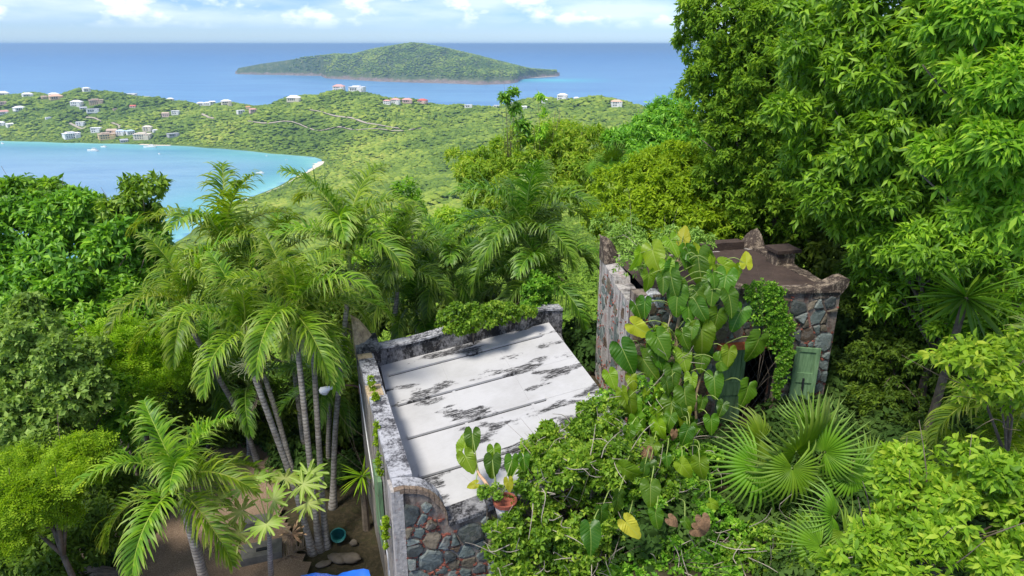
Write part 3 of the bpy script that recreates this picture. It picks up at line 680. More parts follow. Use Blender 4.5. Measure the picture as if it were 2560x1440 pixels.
# ------------------------------------------------------------------ ruined stone buildings
def stone_mat():
    m, n, l, b = mat_new('rubble_stone'); p = wpos(n); r = objrand(n)
    c = ramp(n, l, r, [(0.0, (0.17, 0.21, 0.195)), (0.22, (0.22, 0.265, 0.245)), (0.40, (0.12, 0.135, 0.13)), (0.52, (0.28, 0.32, 0.295)), (0.68, (0.21, 0.18, 0.13)), (0.82, (0.16, 0.115, 0.08)), (0.93, (0.30, 0.25, 0.18))])
    n['Color Ramp'].color_ramp.interpolation = 'CONSTANT'
    f = noise(n, l, 9, 8, 0.68, p); g = noise(n, l, 2.3, 5, 0.6, p)
    c = mixc(n, l, mrange(n, l, f, 0.35, 0.68, 0.0, 0.85), c, mixc(n, l, 1.0, c, (0.42, 0.40, 0.38), 'MULTIPLY'))
    c = mixc(n, l, mrange(n, l, g, 0.58, 0.72, 0.0, 0.75), c, (0.050, 0.045, 0.040))
    c = mixc(n, l, mrange(n, l, noise(n, l, 1.3, 7, 0.65, p), 0.56, 0.70, 0, 0.6), c, (0.075, 0.085, 0.045)); c = mixc(n, l, mrange(n, l, noise(n, l, 3.1, 8, 0.7, p), 0.56, 0.66, 0, 0.5), c, (0.34, 0.30, 0.26))
    l.new(c, b.inputs['Base Color']); b.inputs['Roughness'].default_value = 0.9; b.inputs['Specular IOR Level'].default_value = 0.2; bump(n, l, b, noise(n, l, 16, 9, 0.75, p), 1.0, 0.05); return m
def mortar_mat(name, base, dark, red=0.35, streak=(3.0, 3.0, 0.5)):
    m, n, l, b = mat_new(name); p = wpos(n)
    st = noise(n, l, 1.6, 8, 0.68, mapping(n, l, p, streak)); f = noise(n, l, 14, 8, 0.7, p); g = noise(n, l, 3.2, 6, 0.6, p)
    c = mixc(n, l, mrange(n, l, f, 0.35, 0.7), base, tuple(x * 0.55 for x in base))
    c = mixc(n, l, mrange(n, l, g, 0.56, 0.66, 0, red), c, (0.30, 0.085, 0.055))
    c = mixc(n, l, mrange(n, l, st, 0.47, 0.62, 0, 0.92), c, dark)
    l.new(c, b.inputs['Base Color']); b.inputs['Roughness'].default_value = 0.93; b.inputs['Specular IOR Level'].default_value = 0.2; bump(n, l, b, noise(n, l, 18, 9, 0.72, p), 1.0, 0.035); return m
def weathered(name, base, dark, lo_, hi_, scale=2.0, amt=0.9, stretch=(1, 1, 1), rough=0.9):
    m, n, l, b = mat_new(name); p = mapping(n, l, wpos(n), stretch)
    f = noise(n, l, scale, 10, 0.7, p, 0.3); g = noise(n, l, scale * 7, 8, 0.72, p)
    k = mth(n, l, 'ADD', mth(n, l, 'MULTIPLY', f, 0.62), mth(n, l, 'MULTIPLY', g, 0.38))
    c = mixc(n, l, mrange(n, l, k, lo_, hi_, 0, amt), base, dark); l.new(c, b.inputs['Base Color'])
    b.inputs['Roughness'].default_value = rough; b.inputs['Specular IOR Level'].default_value = 0.2; bump(n, l, b, g, 1.0, 0.05); return m
M_STONE = stone_mat()
M_MORT = mortar_mat('rubble_mortar', (0.30, 0.245, 0.20), (0.055, 0.042, 0.036), 0.55)
M_STUC = mortar_mat('streaked_stucco', (0.54, 0.50, 0.46), (0.10, 0.088, 0.08), 0.45, (3.5, 3.5, 0.35))
M_WOODY = mortar_mat('eroded_plaster', (0.36, 0.33, 0.29), (0.085, 0.070, 0.058), 0.12, (6.0, 6.0, 0.30))
M_CAP = weathered('mouldy_cement', (0.52, 0.52, 0.54), (0.035, 0.035, 0.042), 0.46, 0.56, 3.2, 0.93)
M_CAPD = weathered('black_mould_cement', (0.30, 0.295, 0.30), (0.018, 0.018, 0.020), 0.42, 0.54, 3.0, 0.97, (1, 1, 0.6))
M_BEIGE = weathered('broken_beige_cement', (0.58, 0.45, 0.28), (0.19, 0.135, 0.085), 0.48, 0.60, 2.6, 0.85)
M_BRN = weathered('brown_stained_roof', (0.085, 0.060, 0.048), (0.040, 0.029, 0.025), 0.40, 0.62, 0.8, 0.9)
M_BRNC = weathered('brown_stained_cement', (0.46, 0.37, 0.27), (0.060, 0.044, 0.037), 0.40, 0.51, 4.2, 0.96, (1.6, 1.6, 0.8))
M_GUT = weathered('grey_gutter', (0.46, 0.44, 0.42), (0.16, 0.145, 0.13), 0.45, 0.65, 2.5, 0.8)
M_CHIP = plain('red_brick', (0.27, 0.085, 0.055), 0.9, 0.4, 9.0, bumpd=0.01)
M_BRICK = plain('orange_brick', (0.42, 0.115, 0.045), 0.85, 0.2, 12.0, bumpd=0.006)
def roof_mat():
    m, n, l, b = mat_new('whitewashed_panel'); p = wpos(n)
    # dirt is drawn out along the boards of the sheet
    ang = math.radians(16.5)
    mp = n.new('ShaderNodeMapping'); l.new(p, mp.inputs[0]); mp.inputs['Rotation'].default_value = (0, 0, -ang); q = mapping(n, l, mp.outputs[0], (1.8, 9.0, 1.0))
    q2 = mapping(n, l, mp.outputs[0], (0.9, 2.2, 1.0))
    fine = noise(n, l, 3.2, 10, 0.78, q, 0.15); big = noise(n, l, 0.9, 3, 0.5, q2); sp = noise(n, l, 14, 6, 0.7, p)
    k = mth(n, l, 'ADD', mth(n, l, 'MULTIPLY', big, 0.64), mth(n, l, 'ADD', mth(n, l, 'MULTIPLY', fine, 0.24), mth(n, l, 'MULTIPLY', sp, 0.12)))
    c = mixc(n, l, mrange(n, l, fine, 0.52, 0.78, 0, 0.4), (0.46, 0.455, 0.455), (0.30, 0.29, 0.28))
    pt = mth(n, l, 'MULTIPLY', mrange(n, l, mth(n, l, 'ADD', mth(n, l, 'MULTIPLY', big, 0.86), mth(n, l, 'MULTIPLY', sp, 0.14)), 0.55, 0.585), mrange(n, l, fine, 0.40, 0.52, 0.0, 0.97))
    c = mixc(n, l, pt, c, (0.022, 0.021, 0.022))
    gr_ = noise(n, l, 1.1, 7, 0.65, p); c = mixc(n, l, mrange(n, l, gr_, 0.42, 0.70, 0, 0.55), c, mixc(n, l, 1.0, c, (0.70, 0.69, 0.66), 'MULTIPLY'))
    l.new(c, b.inputs['Base Color']); b.inputs['Roughness'].default_value = 0.85; b.inputs['Specular IOR Level'].default_value = 0.2; bump(n, l, b, fine, 0.25, 0.006); return m
M_ROOFW = roof_mat()
def door_mat():
    m, n, l, b = mat_new('faded_green_paint'); p = opos(n)
    f = noise(n, l, 2.5, 9, 0.7, mapping(n, l, p, (6, 6, 0.7)))
    l.new(ramp(n, l, f, [(0.3, (0.055, 0.095, 0.045)), (0.5, (0.12, 0.22, 0.10)), (0.7, (0.20, 0.32, 0.16))]), b.inputs['Base Color']); b.inputs['Roughness'].default_value = 0.7; bump(n, l, b, f, 0.3, 0.004); return m
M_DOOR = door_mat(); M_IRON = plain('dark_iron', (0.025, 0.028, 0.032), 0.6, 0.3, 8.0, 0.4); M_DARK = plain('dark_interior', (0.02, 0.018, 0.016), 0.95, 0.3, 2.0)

def clip_poly(poly, nx_, ny_, c):
    out = []
    for i in range(len(poly)):
        a = poly[i]; b = poly[(i + 1) % len(poly)]; da = nx_ * a[0] + ny_ * a[1] - c; db = nx_ * b[0] + ny_ * b[1] - c
        if da <= 0: out.append(a)
        if (da < 0) != (db < 0) and da != db: t = da / (da - db); out.append((a[0] + (b[0] - a[0]) * t, a[1] + (b[1] - a[1]) * t))
    return out
def rubble(parent, mapf, s0, s1, t0, t1, inside, rmin, rmax, seed, fill=0.86, chips=1.0, proud=(0.02, 0.055), gap=0.018, chip_mat=None):
    """irregular stones, each its own piece, bedded in a wall; brick chips fill the joints"""
    r_ = random.Random(seed); seeds = []
    for _ in range(5200):
        p = (r_.uniform(s0, s1), r_.uniform(t0, t1)); r = rmin + (rmax - rmin) * r_.random() ** 1.6
        if all((p[0] - q[0]) ** 2 + (p[1] - q[1]) ** 2 > (0.8 * (r + q[2])) ** 2 for q in seeds): seeds.append((*p, r))
    chipV = MB(); count = 0
    for i, (a, b, r) in enumerate(seeds):
        if not inside(a, b): continue
        poly = [(a - 0.7, b - 0.7), (a + 0.7, b - 0.7), (a + 0.7, b + 0.7), (a - 0.7, b + 0.7)]
        for j, (c, d, q) in enumerate(seeds):
            if i == j or abs(c - a) > 1.4 or abs(d - b) > 1.4: continue
            nx_, ny_ = c - a, d - b; D2 = nx_ * nx_ + ny_ * ny_
            poly = clip_poly(poly, nx_, ny_, (c * c + d * d - a * a - b * b + r * r * 1.2 - q * q * 1.2) / 2)
            if not poly: break
        if not poly or len(poly) < 3: continue
        for nx_, ny_, c in ((-1, 0, -s0), (1, 0, s1), (0, -1, -t0), (0, 1, t1)): poly = clip_poly(poly, nx_, ny_, c) or []
        if len(poly) < 3: continue
        for k in range(len(poly)):                                   # chips along the joint
            e0, e1 = poly[k], poly[(k + 1) % len(poly)]; ln = math.hypot(e1[0] - e0[0], e1[1] - e0[1])
            for _ in range(int(ln / 0.045 * chips * (0.2 + 1.1 * (math.sin(a * 3.1 + seed) * math.sin(b * 2.7) > -0.15)) * r_.random())):
                t = r_.random(); cs = e0[0] + (e1[0] - e0[0]) * t + r_.gauss(0, 0.018); ct = e0[1] + (e1[1] - e0[1]) * t + r_.gauss(0, 0.018)
                if not inside(cs, ct): continue
                w, h_, an = r_.uniform(0.012, 0.034), r_.uniform(0.008, 0.02), r_.uniform(-0.6, 0.6); dz = r_.uniform(0.008, 0.026)
                V = [(cs + x * w * math.cos(an) - y * h_ * math.sin(an), ct + x * w * math.sin(an) + y * h_ * math.cos(an), q) for q in (-0.02, dz) for x, y in ((-1, -1), (1, -1), (0.85, 1), (-1, 0.9))]
                chipV.add(mapf(np.array(V)), [[4, 5, 6, 7], [0, 1, 5, 4], [1, 2, 6, 5], [2, 3, 7, 6], [3, 0, 4, 7]])
        if r_.random() > fill: continue
        P = np.array(poly); c0 = P.mean(0); size = np.sqrt(((P - c0) ** 2).sum(1)).mean()
        if size < 0.045: continue
        P = c0 + (P - c0) * max(0.3, 1 - gap * 1.5 / size)
        Q = []
        for k in range(len(P)): Q += [P[k] * 0.86 + P[(k + 1) % len(P)] * 0.14, P[k] * 0.14 + P[(k + 1) % len(P)] * 0.86]
        Q = np.array(Q) + np.array([[r_.gauss(0, 0.008), r_.gauss(0, 0.008)] for _ in Q])
        for _ in range(3):
            if all(inside(*q) for q in Q): break
            Q = c0 + (Q - c0) * 0.82; ic_ = np.array([q for q in Q if inside(*q)]); Q = Q + ((ic_.mean(0) - c0) * 0.5 if len(ic_) else 0)
        else: continue
        hgt = r_.uniform(*proud); tilt = (r_.gauss(0, 0.06), r_.gauss(0, 0.06)); m = len(Q); V = []
        for sc_, hh in ((1.0, -0.03), (0.97, hgt * 0.55), (0.80, hgt)):
            for q in Q: d = (q - c0) * sc_; V.append((c0[0] + d[0], c0[1] + d[1], hh + (d[0] * tilt[0] + d[1] * tilt[1] + r_.gauss(0, 0.004) if hh > 0 else 0)))
        V.append((c0[0], c0[1], hgt * 1.12))
        Fc = [[k, (k + 1) % m, m + (k + 1) % m, m + k] for k in range(m)] + [[m + k, m + (k + 1) % m, 2 * m + (k + 1) % m, 2 * m + k] for k in range(m)] + [[2 * m + k, 2 * m + (k + 1) % m, 3 * m] for k in range(m)]
        obj('stone', mapf(np.array(V)), Fc, M_STONE, parent); count += 1
    if chipV.n: chipV.obj('brick_chips', chip_mat or M_CHIP, parent, kind='stuff')
    return count
def wallmap(p0, p1):
    """(along, up, out) -> world for a vertical wall whose outer face runs from p0 to p1 (outside is on the right of p0->p1)"""
    p0 = np.array(p0[:2], float); d = np.array(p1[:2], float) - p0; L_ = np.linalg.norm(d); d /= L_; o = np.array([d[1], -d[0]])
    def f(V):
        V = np.asarray(V, float); xy = p0 + V[:, :1] * d + V[:, 2:3] * o; return np.concatenate([xy, V[:, 1:2]], 1)
    return f, L_
def slab_profile(mapf, prof, zbot, thick, n=None):
    """solid wall piece: outer face at out=0, profile [(s, ztop)...], given thickness inwards"""
    k = len(prof); V = []
    for o_ in (0.0, -thick):
        V += [(s_, z_, o_) for s_, z_ in prof]; V += [(s_, (zbot(s_) if callable(zbot) else zbot), o_) for s_, _ in prof]
    Fc = []
    for i in range(k - 1):
        Fc.append([k + i, k + i + 1, i + 1, i]); Fc.append([2 * k + i, 2 * k + i + 1, 3 * k + i + 1, 3 * k + i]); Fc.append([i, i + 1, 2 * k + i + 1, 2 * k + i]); Fc.append([k + i, 3 * k + i, 3 * k + i + 1, k + i + 1])
    Fc.append([k, 0, 2 * k, 3 * k]); Fc.append([k - 1, 2 * k - 1, 4 * k - 1, 3 * k - 1])
    return mapf(np.array(V)), Fc
def rough_prof(prof, step, amp, seed):
    r_ = random.Random(seed); out = [prof[0]]
    for a, b in zip(prof[:-1], prof[1:]):
        m = max(1, int(abs(b[0] - a[0]) / step))
        for i in range(1, m + 1): t = i / m; out.append((a[0] + (b[0] - a[0]) * t, a[1] + (b[1] - a[1]) * t + r_.gauss(0, amp) * (i < m or b is not prof[-1])))
    return out

# ---- white-roofed cistern house
AFL = np.array([-1.81, 8.80]); ABL = np.array([-3.64, 14.40]); AX = np.array([math.cos(math.radians(16.5)), math.sin(math.radians(16.5))])
AFR = AFL + AX * 4.0; ABR = ABL + AX * 5.0
AZ = -10.9
A = thing('stone_house', 'roofless-looking stone house with white flat panel roof and mouldy parapet', 'house', (-1.0, 11.5, AZ))
A['label'] = 'low stone house with a whitewashed panel roof and mouldy parapets'
fA, LA = wallmap(AFL, AFR)
hornprof = [(0.0, -6.43), (0.16, -6.42)] + [(0.16 + 0.66 * math.sin(t), -7.17 + 0.73 * math.cos(t)) for t in np.linspace(0.12, math.pi / 2, 10)]
lowprof = hornprof + [(0.86, -7.19), (1.3, -7.10), (1.75, -6.97), (2.3, -6.90), (3.2, -6.72), (3.999, -6.62)]
def topA(s_): return float(np.interp(s_, [p[0] for p in lowprof], [p[1] for p in lowprof]))
V, Fc = slab_profile(fA, [(s_, z_ - 0.07) for s_, z_ in lowprof], AZ, 0.30)
wall = obj('front_wall', V, Fc, M_MORT, A)
rubble(wall, fA, 0.12, 3.3, -9.6, -6.4, lambda a, b: a > 0.10 and b < topA(a) - 0.13, 0.08, 0.27, 4, 0.98, 0.7, (0.012, 0.060), 0.013)
# coping: brick edge along the scroll, cement along the low parapet
V, Fc = slab_profile(fA, [(s_, z_) for s_, z_ in lowprof[11:]], lambda s_: topA(s_) - 0.069, 0.42)
V2 = fA(np.zeros((1, 3)))
obj('coping', V + np.array([AX[1], -AX[0], 0]) * 0.05, Fc, M_CAPD, A)
M_EDGE = weathered('worn_brick_edge', (0.36, 0.27, 0.19), (0.12, 0.08, 0.06), 0.42, 0.62, 4.0, 0.8)
for k in range(len(hornprof) - 1):
    a, b = hornprof[k], hornprof[k + 1]
    V, Fc = slab_profile(fA, [(a[0] + 0.004, a[1] + 0.004), (b[0] - 0.004, b[1] + 0.004)], lambda s_: topA(s_) - 0.085 - 0.05 * (s_ > 0.6), 0.09)
    obj('edge_brick', V + np.array([AX[1], -AX[0], 0]) * 0.025, Fc, M_EDGE, A)
V, Fc = slab_profile(fA, [(s_, z_ + 0.0) for s_, z_ in hornprof], lambda s_: topA(s_) - 0.069, 0.24)
obj('scroll_top', V - np.array([AX[1], -AX[0], 0]) * 0.07, Fc, M_CAP, A)
# left wall: eroded plaster, pilaster at the near corner
fL, LL = wallmap(ABL, AFL)
obj('left_wall', *slab_profile(fL, rough_prof([(0.302, -6.60), (LL - 0.305, -6.50)], 0.35, 0.012, 3), AZ, 0.30), M_WOODY, A)
pr = rough_prof([(0.25, -6.46), (2.1, -6.44), (2.2, -6.52), (2.75, -6.53), (2.85, -6.43), (LL - 0.32, -6.42)], 0.22, 0.012, 6)
def topL(s_): return float(np.interp(s_, [p[0] for p in pr], [p[1] for p in pr]))
V, Fc = slab_profile(fL, pr, lambda s_: -6.60 + 0.1 * s_ / LL + 0.012, 0.34)
obj('parapet_top', V, Fc, M_CAP, A)
obj('corner_pilaster', *slab_profile(fL, [(LL - 0.42, -6.52), (LL + 0.03, -6.45)], AZ, 0.18), M_STUC, A).location = (-0.045, -0.012, 0)
for s0_, s1_, z0_ in ((0.55, 1.0, -6.435), (2.15, 2.8, -6.505)):
    obj('broken_patch', *slab_profile(fL, rough_prof([(s0_, z0_), (s1_, z0_ - 0.01)], 0.12, 0.012, 9), z0_ - 0.12, 0.31), M_BEIGE, A).location = (-0.008, 0, 0)
# rear and right parapets, corner horn
fB, LB = wallmap(ABR, ABL)
bp = rough_prof([(0.0, -6.12), (0.5, -6.06), (1.6, -6.20), (LB - 0.62, -6.60), (LB - 0.05, -6.60)], 0.3, 0.015, 12)
obj('rear_parapet', *slab_profile(fB, bp, AZ, 0.30), M_CAPD, A)
tb = [(s_, z_ + 0.05) for s_, z_ in bp]; zb = dict(bp)
obj('rear_coping', *slab_profile(fB, tb, lambda s_: float(np.interp(s_, [q[0] for q in bp], [q[1] for q in bp])) + 0.002, 0.33), M_CAP, A)
fR, LR = wallmap(AFR, ABR)
obj('right_parapet', *slab_profile(fR, rough_prof([(0, -7.05), (2.0, -6.98), (LR, -6.72)], 0.3, 0.015, 14), AZ, 0.28), M_CAPD, A)
def horn(parent, c, ax, ay, s_, h_, mat, pw=2.2, name='corner_horn'):
    """a quarter-dome acroterion: flat outside faces meet at the corner c"""
    ax = np.array([*ax, 0.0]); ay = np.array([*ay, 0.0]); V = []; n = 9; m = 7
    r_ = random.Random(int(abs(c[0]) * 100))
    for i in range(n):
        ph = i / (n - 1) * math.pi / 2
        for j in range(m):
            th = j / (m - 1) * math.pi / 2; rr = math.cos(th) ** 0.9
            q = np.array(c) + ax * s_ * math.cos(ph) * rr + ay * s_ * math.sin(ph) * rr + np.array([0, 0, h_ * (1 - rr ** pw)]) + np.array([r_.gauss(0, 0.012) for _ in range(3)]) * (0 < i < n - 1)
            V.append(q)
    Fc = [[i * m + j, (i + 1) * m + j, (i + 1) * m + j + 1, i * m + j + 1] for i in range(n - 1) for j in range(m - 1)]
    V += [np.array(c), ] ; Fc.append(list(range(0, m)) + [len(V) - 1]); Fc.append([len(V) - 1] + [(n - 1) * m + j for j in range(m)][::-1]); 
    return obj(name, V, Fc, mat, parent)
ayA = nrm(AFL - ABL)
horn(A, [*(ABL - AX * 0.02), -6.62], AX, ayA, 0.56, 0.82, M_BEIGE, 1.6)
V, Fc = slab_profile(fL, [(0.0, -6.30), (0.3, -6.32), (0.75, -6.44)], -6.72, 0.52); obj('horn_base', V, Fc, M_CAPD, A).location = (-0.012, 0.0, 0)
# roof: five whitewashed panels with battens, gutter along the left
def roofz(P): # plane through three surveyed corners
    p0, p1, p2 = np.array([-3.08, 14.37, -7.0]), np.array([-1.84, 10.17, -7.3]), np.array([0.79, 15.6, -6.4]); nn = np.cross(p1 - p0, p2 - p0)
    return p0[2] - (nn[0] * (P[0] - p0[0]) + nn[1] * (P[1] - p0[1])) / nn[2]
RB = np.array([-3.08, 14.37]); RDIR = nrm(np.array([-1.84, 10.17]) - RB); RLEN = 6.0
def RP(s_, t_, dz=0.0):      # s along the panel (to the right), t towards the camera
    q = RB + AX * s_ + RDIR * t_; return np.array([q[0], q[1], roofz(q) + dz])
cuts = [0.0, 0.62, 1.88, 3.08, 4.30, 5.62]
for k in range(5):
    a, b = cuts[k] + 0.003, cuts[k + 1] - 0.003; wR = 4.12; wl_ = 0.0
    V = [RP(wl_, a), RP(wR, a), RP(wR, b), RP(wl_, b)]; V += [p - np.array([0, 0, 0.06]) for p in V]
    obj('roof_panel', V, [[3, 2, 1, 0], [4, 5, 6, 7], [0, 1, 5, 4], [1, 2, 6, 5], [2, 3, 7, 6], [3, 0, 4, 7]], M_ROOFW, A)
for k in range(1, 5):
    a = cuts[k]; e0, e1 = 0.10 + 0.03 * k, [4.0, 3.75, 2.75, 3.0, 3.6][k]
    V = [RP(e0, a - 0.055, 0.001), RP(e1, a - 0.05, 0.001), RP(e1, a + 0.055, 0.001), RP(e0, a + 0.055, 0.001)]; V += [p + np.array([0, 0, 0.05]) for p in V]
    obj('batten', V, [[7, 6, 5, 4], [0, 3, 7, 4], [1, 0, 4, 5], [2, 1, 5, 6], [3, 2, 6, 7]], M_ROOFW, A)
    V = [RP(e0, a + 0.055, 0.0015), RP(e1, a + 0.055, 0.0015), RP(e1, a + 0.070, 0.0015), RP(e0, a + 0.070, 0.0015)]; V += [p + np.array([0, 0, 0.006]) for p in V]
    obj('batten_edge_strip', V, [[7, 6, 5, 4], [0, 3, 7, 4], [1, 0, 4, 5], [2, 1, 5, 6], [3, 2, 6, 7]], M_DARK, A)  # thin dark strip along the near edge of the batten
for x_ in (1.35, 2.72):
    V = [RP(x_ - 0.03, 0.7, 0.002), RP(x_ + 0.03, 0.7, 0.002), RP(x_ + 0.03, 4.2, 0.002), RP(x_ - 0.03, 4.2, 0.002)]; V += [p + np.array([0, 0, 0.008]) for p in V]
    obj('joint_strip', V, [[7, 6, 5, 4], [0, 3, 7, 4], [1, 0, 4, 5], [2, 1, 5, 6], [3, 2, 6, 7]], M_ROOFW, A)
gi0 = ABL + AX * 0.28; gi1 = AFL + AX * 0.28
V = [[*gi0, -7.16], [*(RB + AX * 0.05), -7.16], [*(RB + RDIR * 5.6 + AX * 0.05), -7.46], [*gi1, -7.46]]
V = [np.array(p, float) for p in V] + [np.array(p, float) - np.array([0, 0, 0.3]) for p in V]
obj('gutter', V, [[3, 2, 1, 0], [0, 1, 5, 4], [1, 2, 6, 5], [2, 3, 7, 6], [3, 0, 4, 7]], M_GUT, A)
lower = [np.array([*(ABL + AX * 0.3), -7.6]), np.array([*(ABR), -7.3]), np.array([*AFR, -7.6]), np.array([*(AFL + AX * 0.3), -7.75])]
obj('roof_slab', lower + [p - np.array([0, 0, 0.2]) for p in lower], [[3, 2, 1, 0], [0, 1, 5, 4], [1, 2, 6, 5], [2, 3, 7, 6], [3, 0, 4, 7]], M_GUT, A)
# green shutter on the left wall
sh0 = 3.55
sh_ = obj('shutter', fL(np.array([(sh0, -8.75, 0.02), (sh0 + 0.75, -8.75, 0.02), (sh0 + 0.75, -7.35, 0.02), (sh0, -7.35, 0.02), (sh0, -8.75, 0.10), (sh0 + 0.75, -8.75, 0.10), (sh0 + 0.75, -7.35, 0.10), (sh0, -7.35, 0.10)])),
          [[0, 3, 2, 1], [4, 5, 6, 7], [0, 1, 5, 4], [1, 2, 6, 5], [2, 3, 7, 6], [3, 0, 4, 7]], M_DOOR, A)
M_WIRE = plain('white_cable', (0.62, 0.62, 0.60), 0.5, 0.05, 5)
wv = fL(np.array([(1.3, -6.9, 0.05), (1.6, -7.4, 0.04), (2.6, -7.9, 0.06), (4.0, -8.2, 0.08), (4.8, -8.05, 0.10), (5.0, -8.6, 0.07), (4.95, -9.6, 0.06), (5.1, -10.8, 0.06)]))
MB().tube(curve(wv, 40), 0.012, 5).obj('cable', M_WIRE, A)
wv = fL(np.array([(4.75, -8.4, 0.08), (4.95, -8.05, 0.12), (5.15, -8.3, 0.09), (4.9, -8.9, 0.08)]))
MB().tube(curve(wv, 16), 0.009, 5).obj('cable', M_WIRE, A)

# ---- stone tower
TFL, TFR, TBR, TBL = (2.48, 12.83), (6.88, 13.42), (6.15, 16.7), (2.10, 15.6)
TZ = -8.3
T = thing('stone_tower', 'square ruined stone tower with brown flat roof and corner horns', 'tower', (4.4, 14.6, TZ))
fT, LT = wallmap(TFL, TFR)
TOPF = lambda s_: -4.74 - 0.10 * s_ / LT
def tpix(u, v):            # where the ray through a pixel meets the tower's front wall: (along, height)
    q = ray(u, v); d = nrm(np.array(TFR) - np.array(TFL)); o = np.array([d[1], -d[0]]); k = (np.array(TFL) @ o) / (q[:2] @ o); p = q * k
    return float((p[:2] - np.array(TFL)) @ d), float(p[2])
d_l = tpix(1795, 950)[0]; d_r = tpix(1942, 950)[0]; d_t = tpix(1870, 868)[1]
def wall_piece(name, s0_, s1_, z0_, z1f, mat=M_MORT):
    pr_ = rough_prof([(s0_, z1f(s0_)), (s1_, z1f(s1_))], 0.4, 0.0, 1); return obj(name, *slab_profile(fT, pr_, z0_, 0.38), mat, T)
tw = wall_piece('front_wall', 0, d_l, TZ, TOPF); wall_piece('front_wall', d_r, LT, TZ, TOPF)
wall_piece('front_wall', d_l, d_r, d_t, TOPF)
ins = lambda a, b: 0.015 < a < LT - 0.012 and b < TOPF(a) - 0.10 and not (d_l - 0.06 < a < d_r + 0.05 and b < d_t + 0.2)
rubble(tw, fT, 0.0, LT, TZ + 0.4, -4.7, ins, 0.075, 0.27, 21, 0.95, 0.55, (0.012, 0.065), 0.015)
fTL, LTL = wallmap(TBL, TFL)
prof = [(0.0, -4.80), (0.55, -4.82), (0.6, -4.86), (1.2, -4.88), (1.25, -5.0), (2.1, -5.04), (LTL - 0.45, -5.06), (LTL - 0.385, -4.95)]
twl = obj('left_wall', *slab_profile(fTL, rough_prof(prof, 0.2, 0.012, 5), TZ - 1.5, 0.38), M_STUC, T)
rubble(twl, fTL, 0.0, LTL, TZ, -4.8, lambda a, b: 0.03 < a < LTL - 0.01 and b < np.interp(a, [p[0] for p in prof], [p[1] for p in prof]) - 0.1, 0.10, 0.28, 33, 0.50, 0.35, (0.004, 0.018))
fTR, LTR = wallmap(TFR, TBR)
obj('right_wall', *slab_profile(fTR, [(0.383, -4.9), (LTR - 0.365, -4.85)], TZ, 0.38), M_STUC, T)
fTB, LTB = wallmap(TBR, TBL)
obj('rear_wall', *slab_profile(fTB, [(0, -4.80), (LTB, -4.75)], TZ, 0.36), M_STUC, T)
obj('rear_parapet', *slab_profile(fTB, rough_prof([(0.5, -4.60), (LTB - 0.5, -4.62)], 0.3, 0.012, 3), -4.83, 0.30), M_BRN, T)
V, Fc = slab_profile(fTB, [(1.95, -4.46), (2.55, -4.44)], -4.62, 0.34); obj('parapet_block', V, Fc, M_BRNC, T).location = (0, 0.01, 0)
# brown roof slab, dished a little, with an uneven lip over the front
ins_ = [np.array([2.83, 13.0]), np.array([6.62, 13.34]), np.array([6.0, 16.45]), np.array([2.45, 15.3])]
n_ = 14; V = []
r_ = random.Random(4)
for i in range(n_):
    for j in range(n_):
        a, b = i / (n_ - 1), j / (n_ - 1); q = (ins_[0] * (1 - a) + ins_[1] * a) * (1 - b) + (ins_[3] * (1 - a) + ins_[2] * a) * b
        V.append((q[0], q[1], -4.80 + 0.03 * r_.random() - 0.10 * (1 - abs(2 * a - 1)) * (1 - abs(2 * b - 1)) - 0.05 * a * (1 - b)))
obj('roof_slab', V, grid_faces(n_, n_)[:, ::-1], M_BRN, T, smooth=True)
lip = rough_prof([(0.35, -4.74), (LT - 0.05, -4.83)], 0.14, 0.018, 8)
V, Fc = slab_profile(fT, lip, lambda s_: TOPF(s_) - 0.03, 0.36); obj('roof_lip', V + np.array([0.008, -0.06, 0.0]), Fc, M_BRNC, T)
V, Fc = slab_profile(fT, rough_prof([(1.55, -4.66), (2.35, -4.68)], 0.14, 0.01, 2), -4.80, 0.40); obj('lip_block', V + np.array([0.012, -0.09, 0]), Fc, M_BRNC, T)
# right-hand kerb with the block on it
V, Fc = slab_profile(fTR, rough_prof([(0.4, -4.83), (LTR - 0.4, -4.72)], 0.25, 0.012, 5), -4.92, 0.30); obj('right_kerb', V, Fc, M_BRNC, T).location = (0.006, 0, 0)
q = tpix(1985, 650); bx = MB(); kc = np.array(TFR) * 0.45 + np.array(TBR) * 0.55 - np.array([0.22, 0.0]); kd = nrm(np.array(TBR) - np.array(TFR)); kn = np.array([kd[1], -kd[0]])
def KM(V): V = np.asarray(V, float); return np.concatenate([kc + V[:, :1] * kd + V[:, 1:2] * kn, V[:, 2:3]], 1)
bx.box((-0.22, -0.22, -4.86), (0.22, 0.22, -4.52), KM).obj('chimney_block', M_BRNC, T)
MB().box((-0.27, -0.27, -4.519), (0.27, 0.34, -4.44), KM).obj('chimney_cap', M_BRN, T)
dT = nrm(np.array(TFR) - np.array(TFL))
horn(T, [*(np.array(TBL) + np.array([-0.02, 0.02])), -4.82], nrm(np.array(TBR) - np.array(TBL)), nrm(np.array(TFL) - np.array(TBL)), 0.52, 0.56, M_BRNC)
horn(T, [*(np.array(TBR) + np.array([0.02, 0.02])), -4.84], nrm(np.array(TBL) - np.array(TBR)), nrm(np.array(TFR) - np.array(TBR)), 0.50, 0.46, M_BRNC)
# near right horn flares outwards
hp = [(LT - 0.62, -4.83), (LT - 0.45, -4.79), (LT - 0.25, -4.71), (LT - 0.05, -4.61), (LT + 0.10, -4.585), (LT + 0.14, -4.61)]
obj('corner_horn', *slab_profile(fT, hp, lambda s_: -5.0 + max(0, s_ - LT) * 2.0, 0.34), M_BRNC, T).location = (0, -0.02, 0)
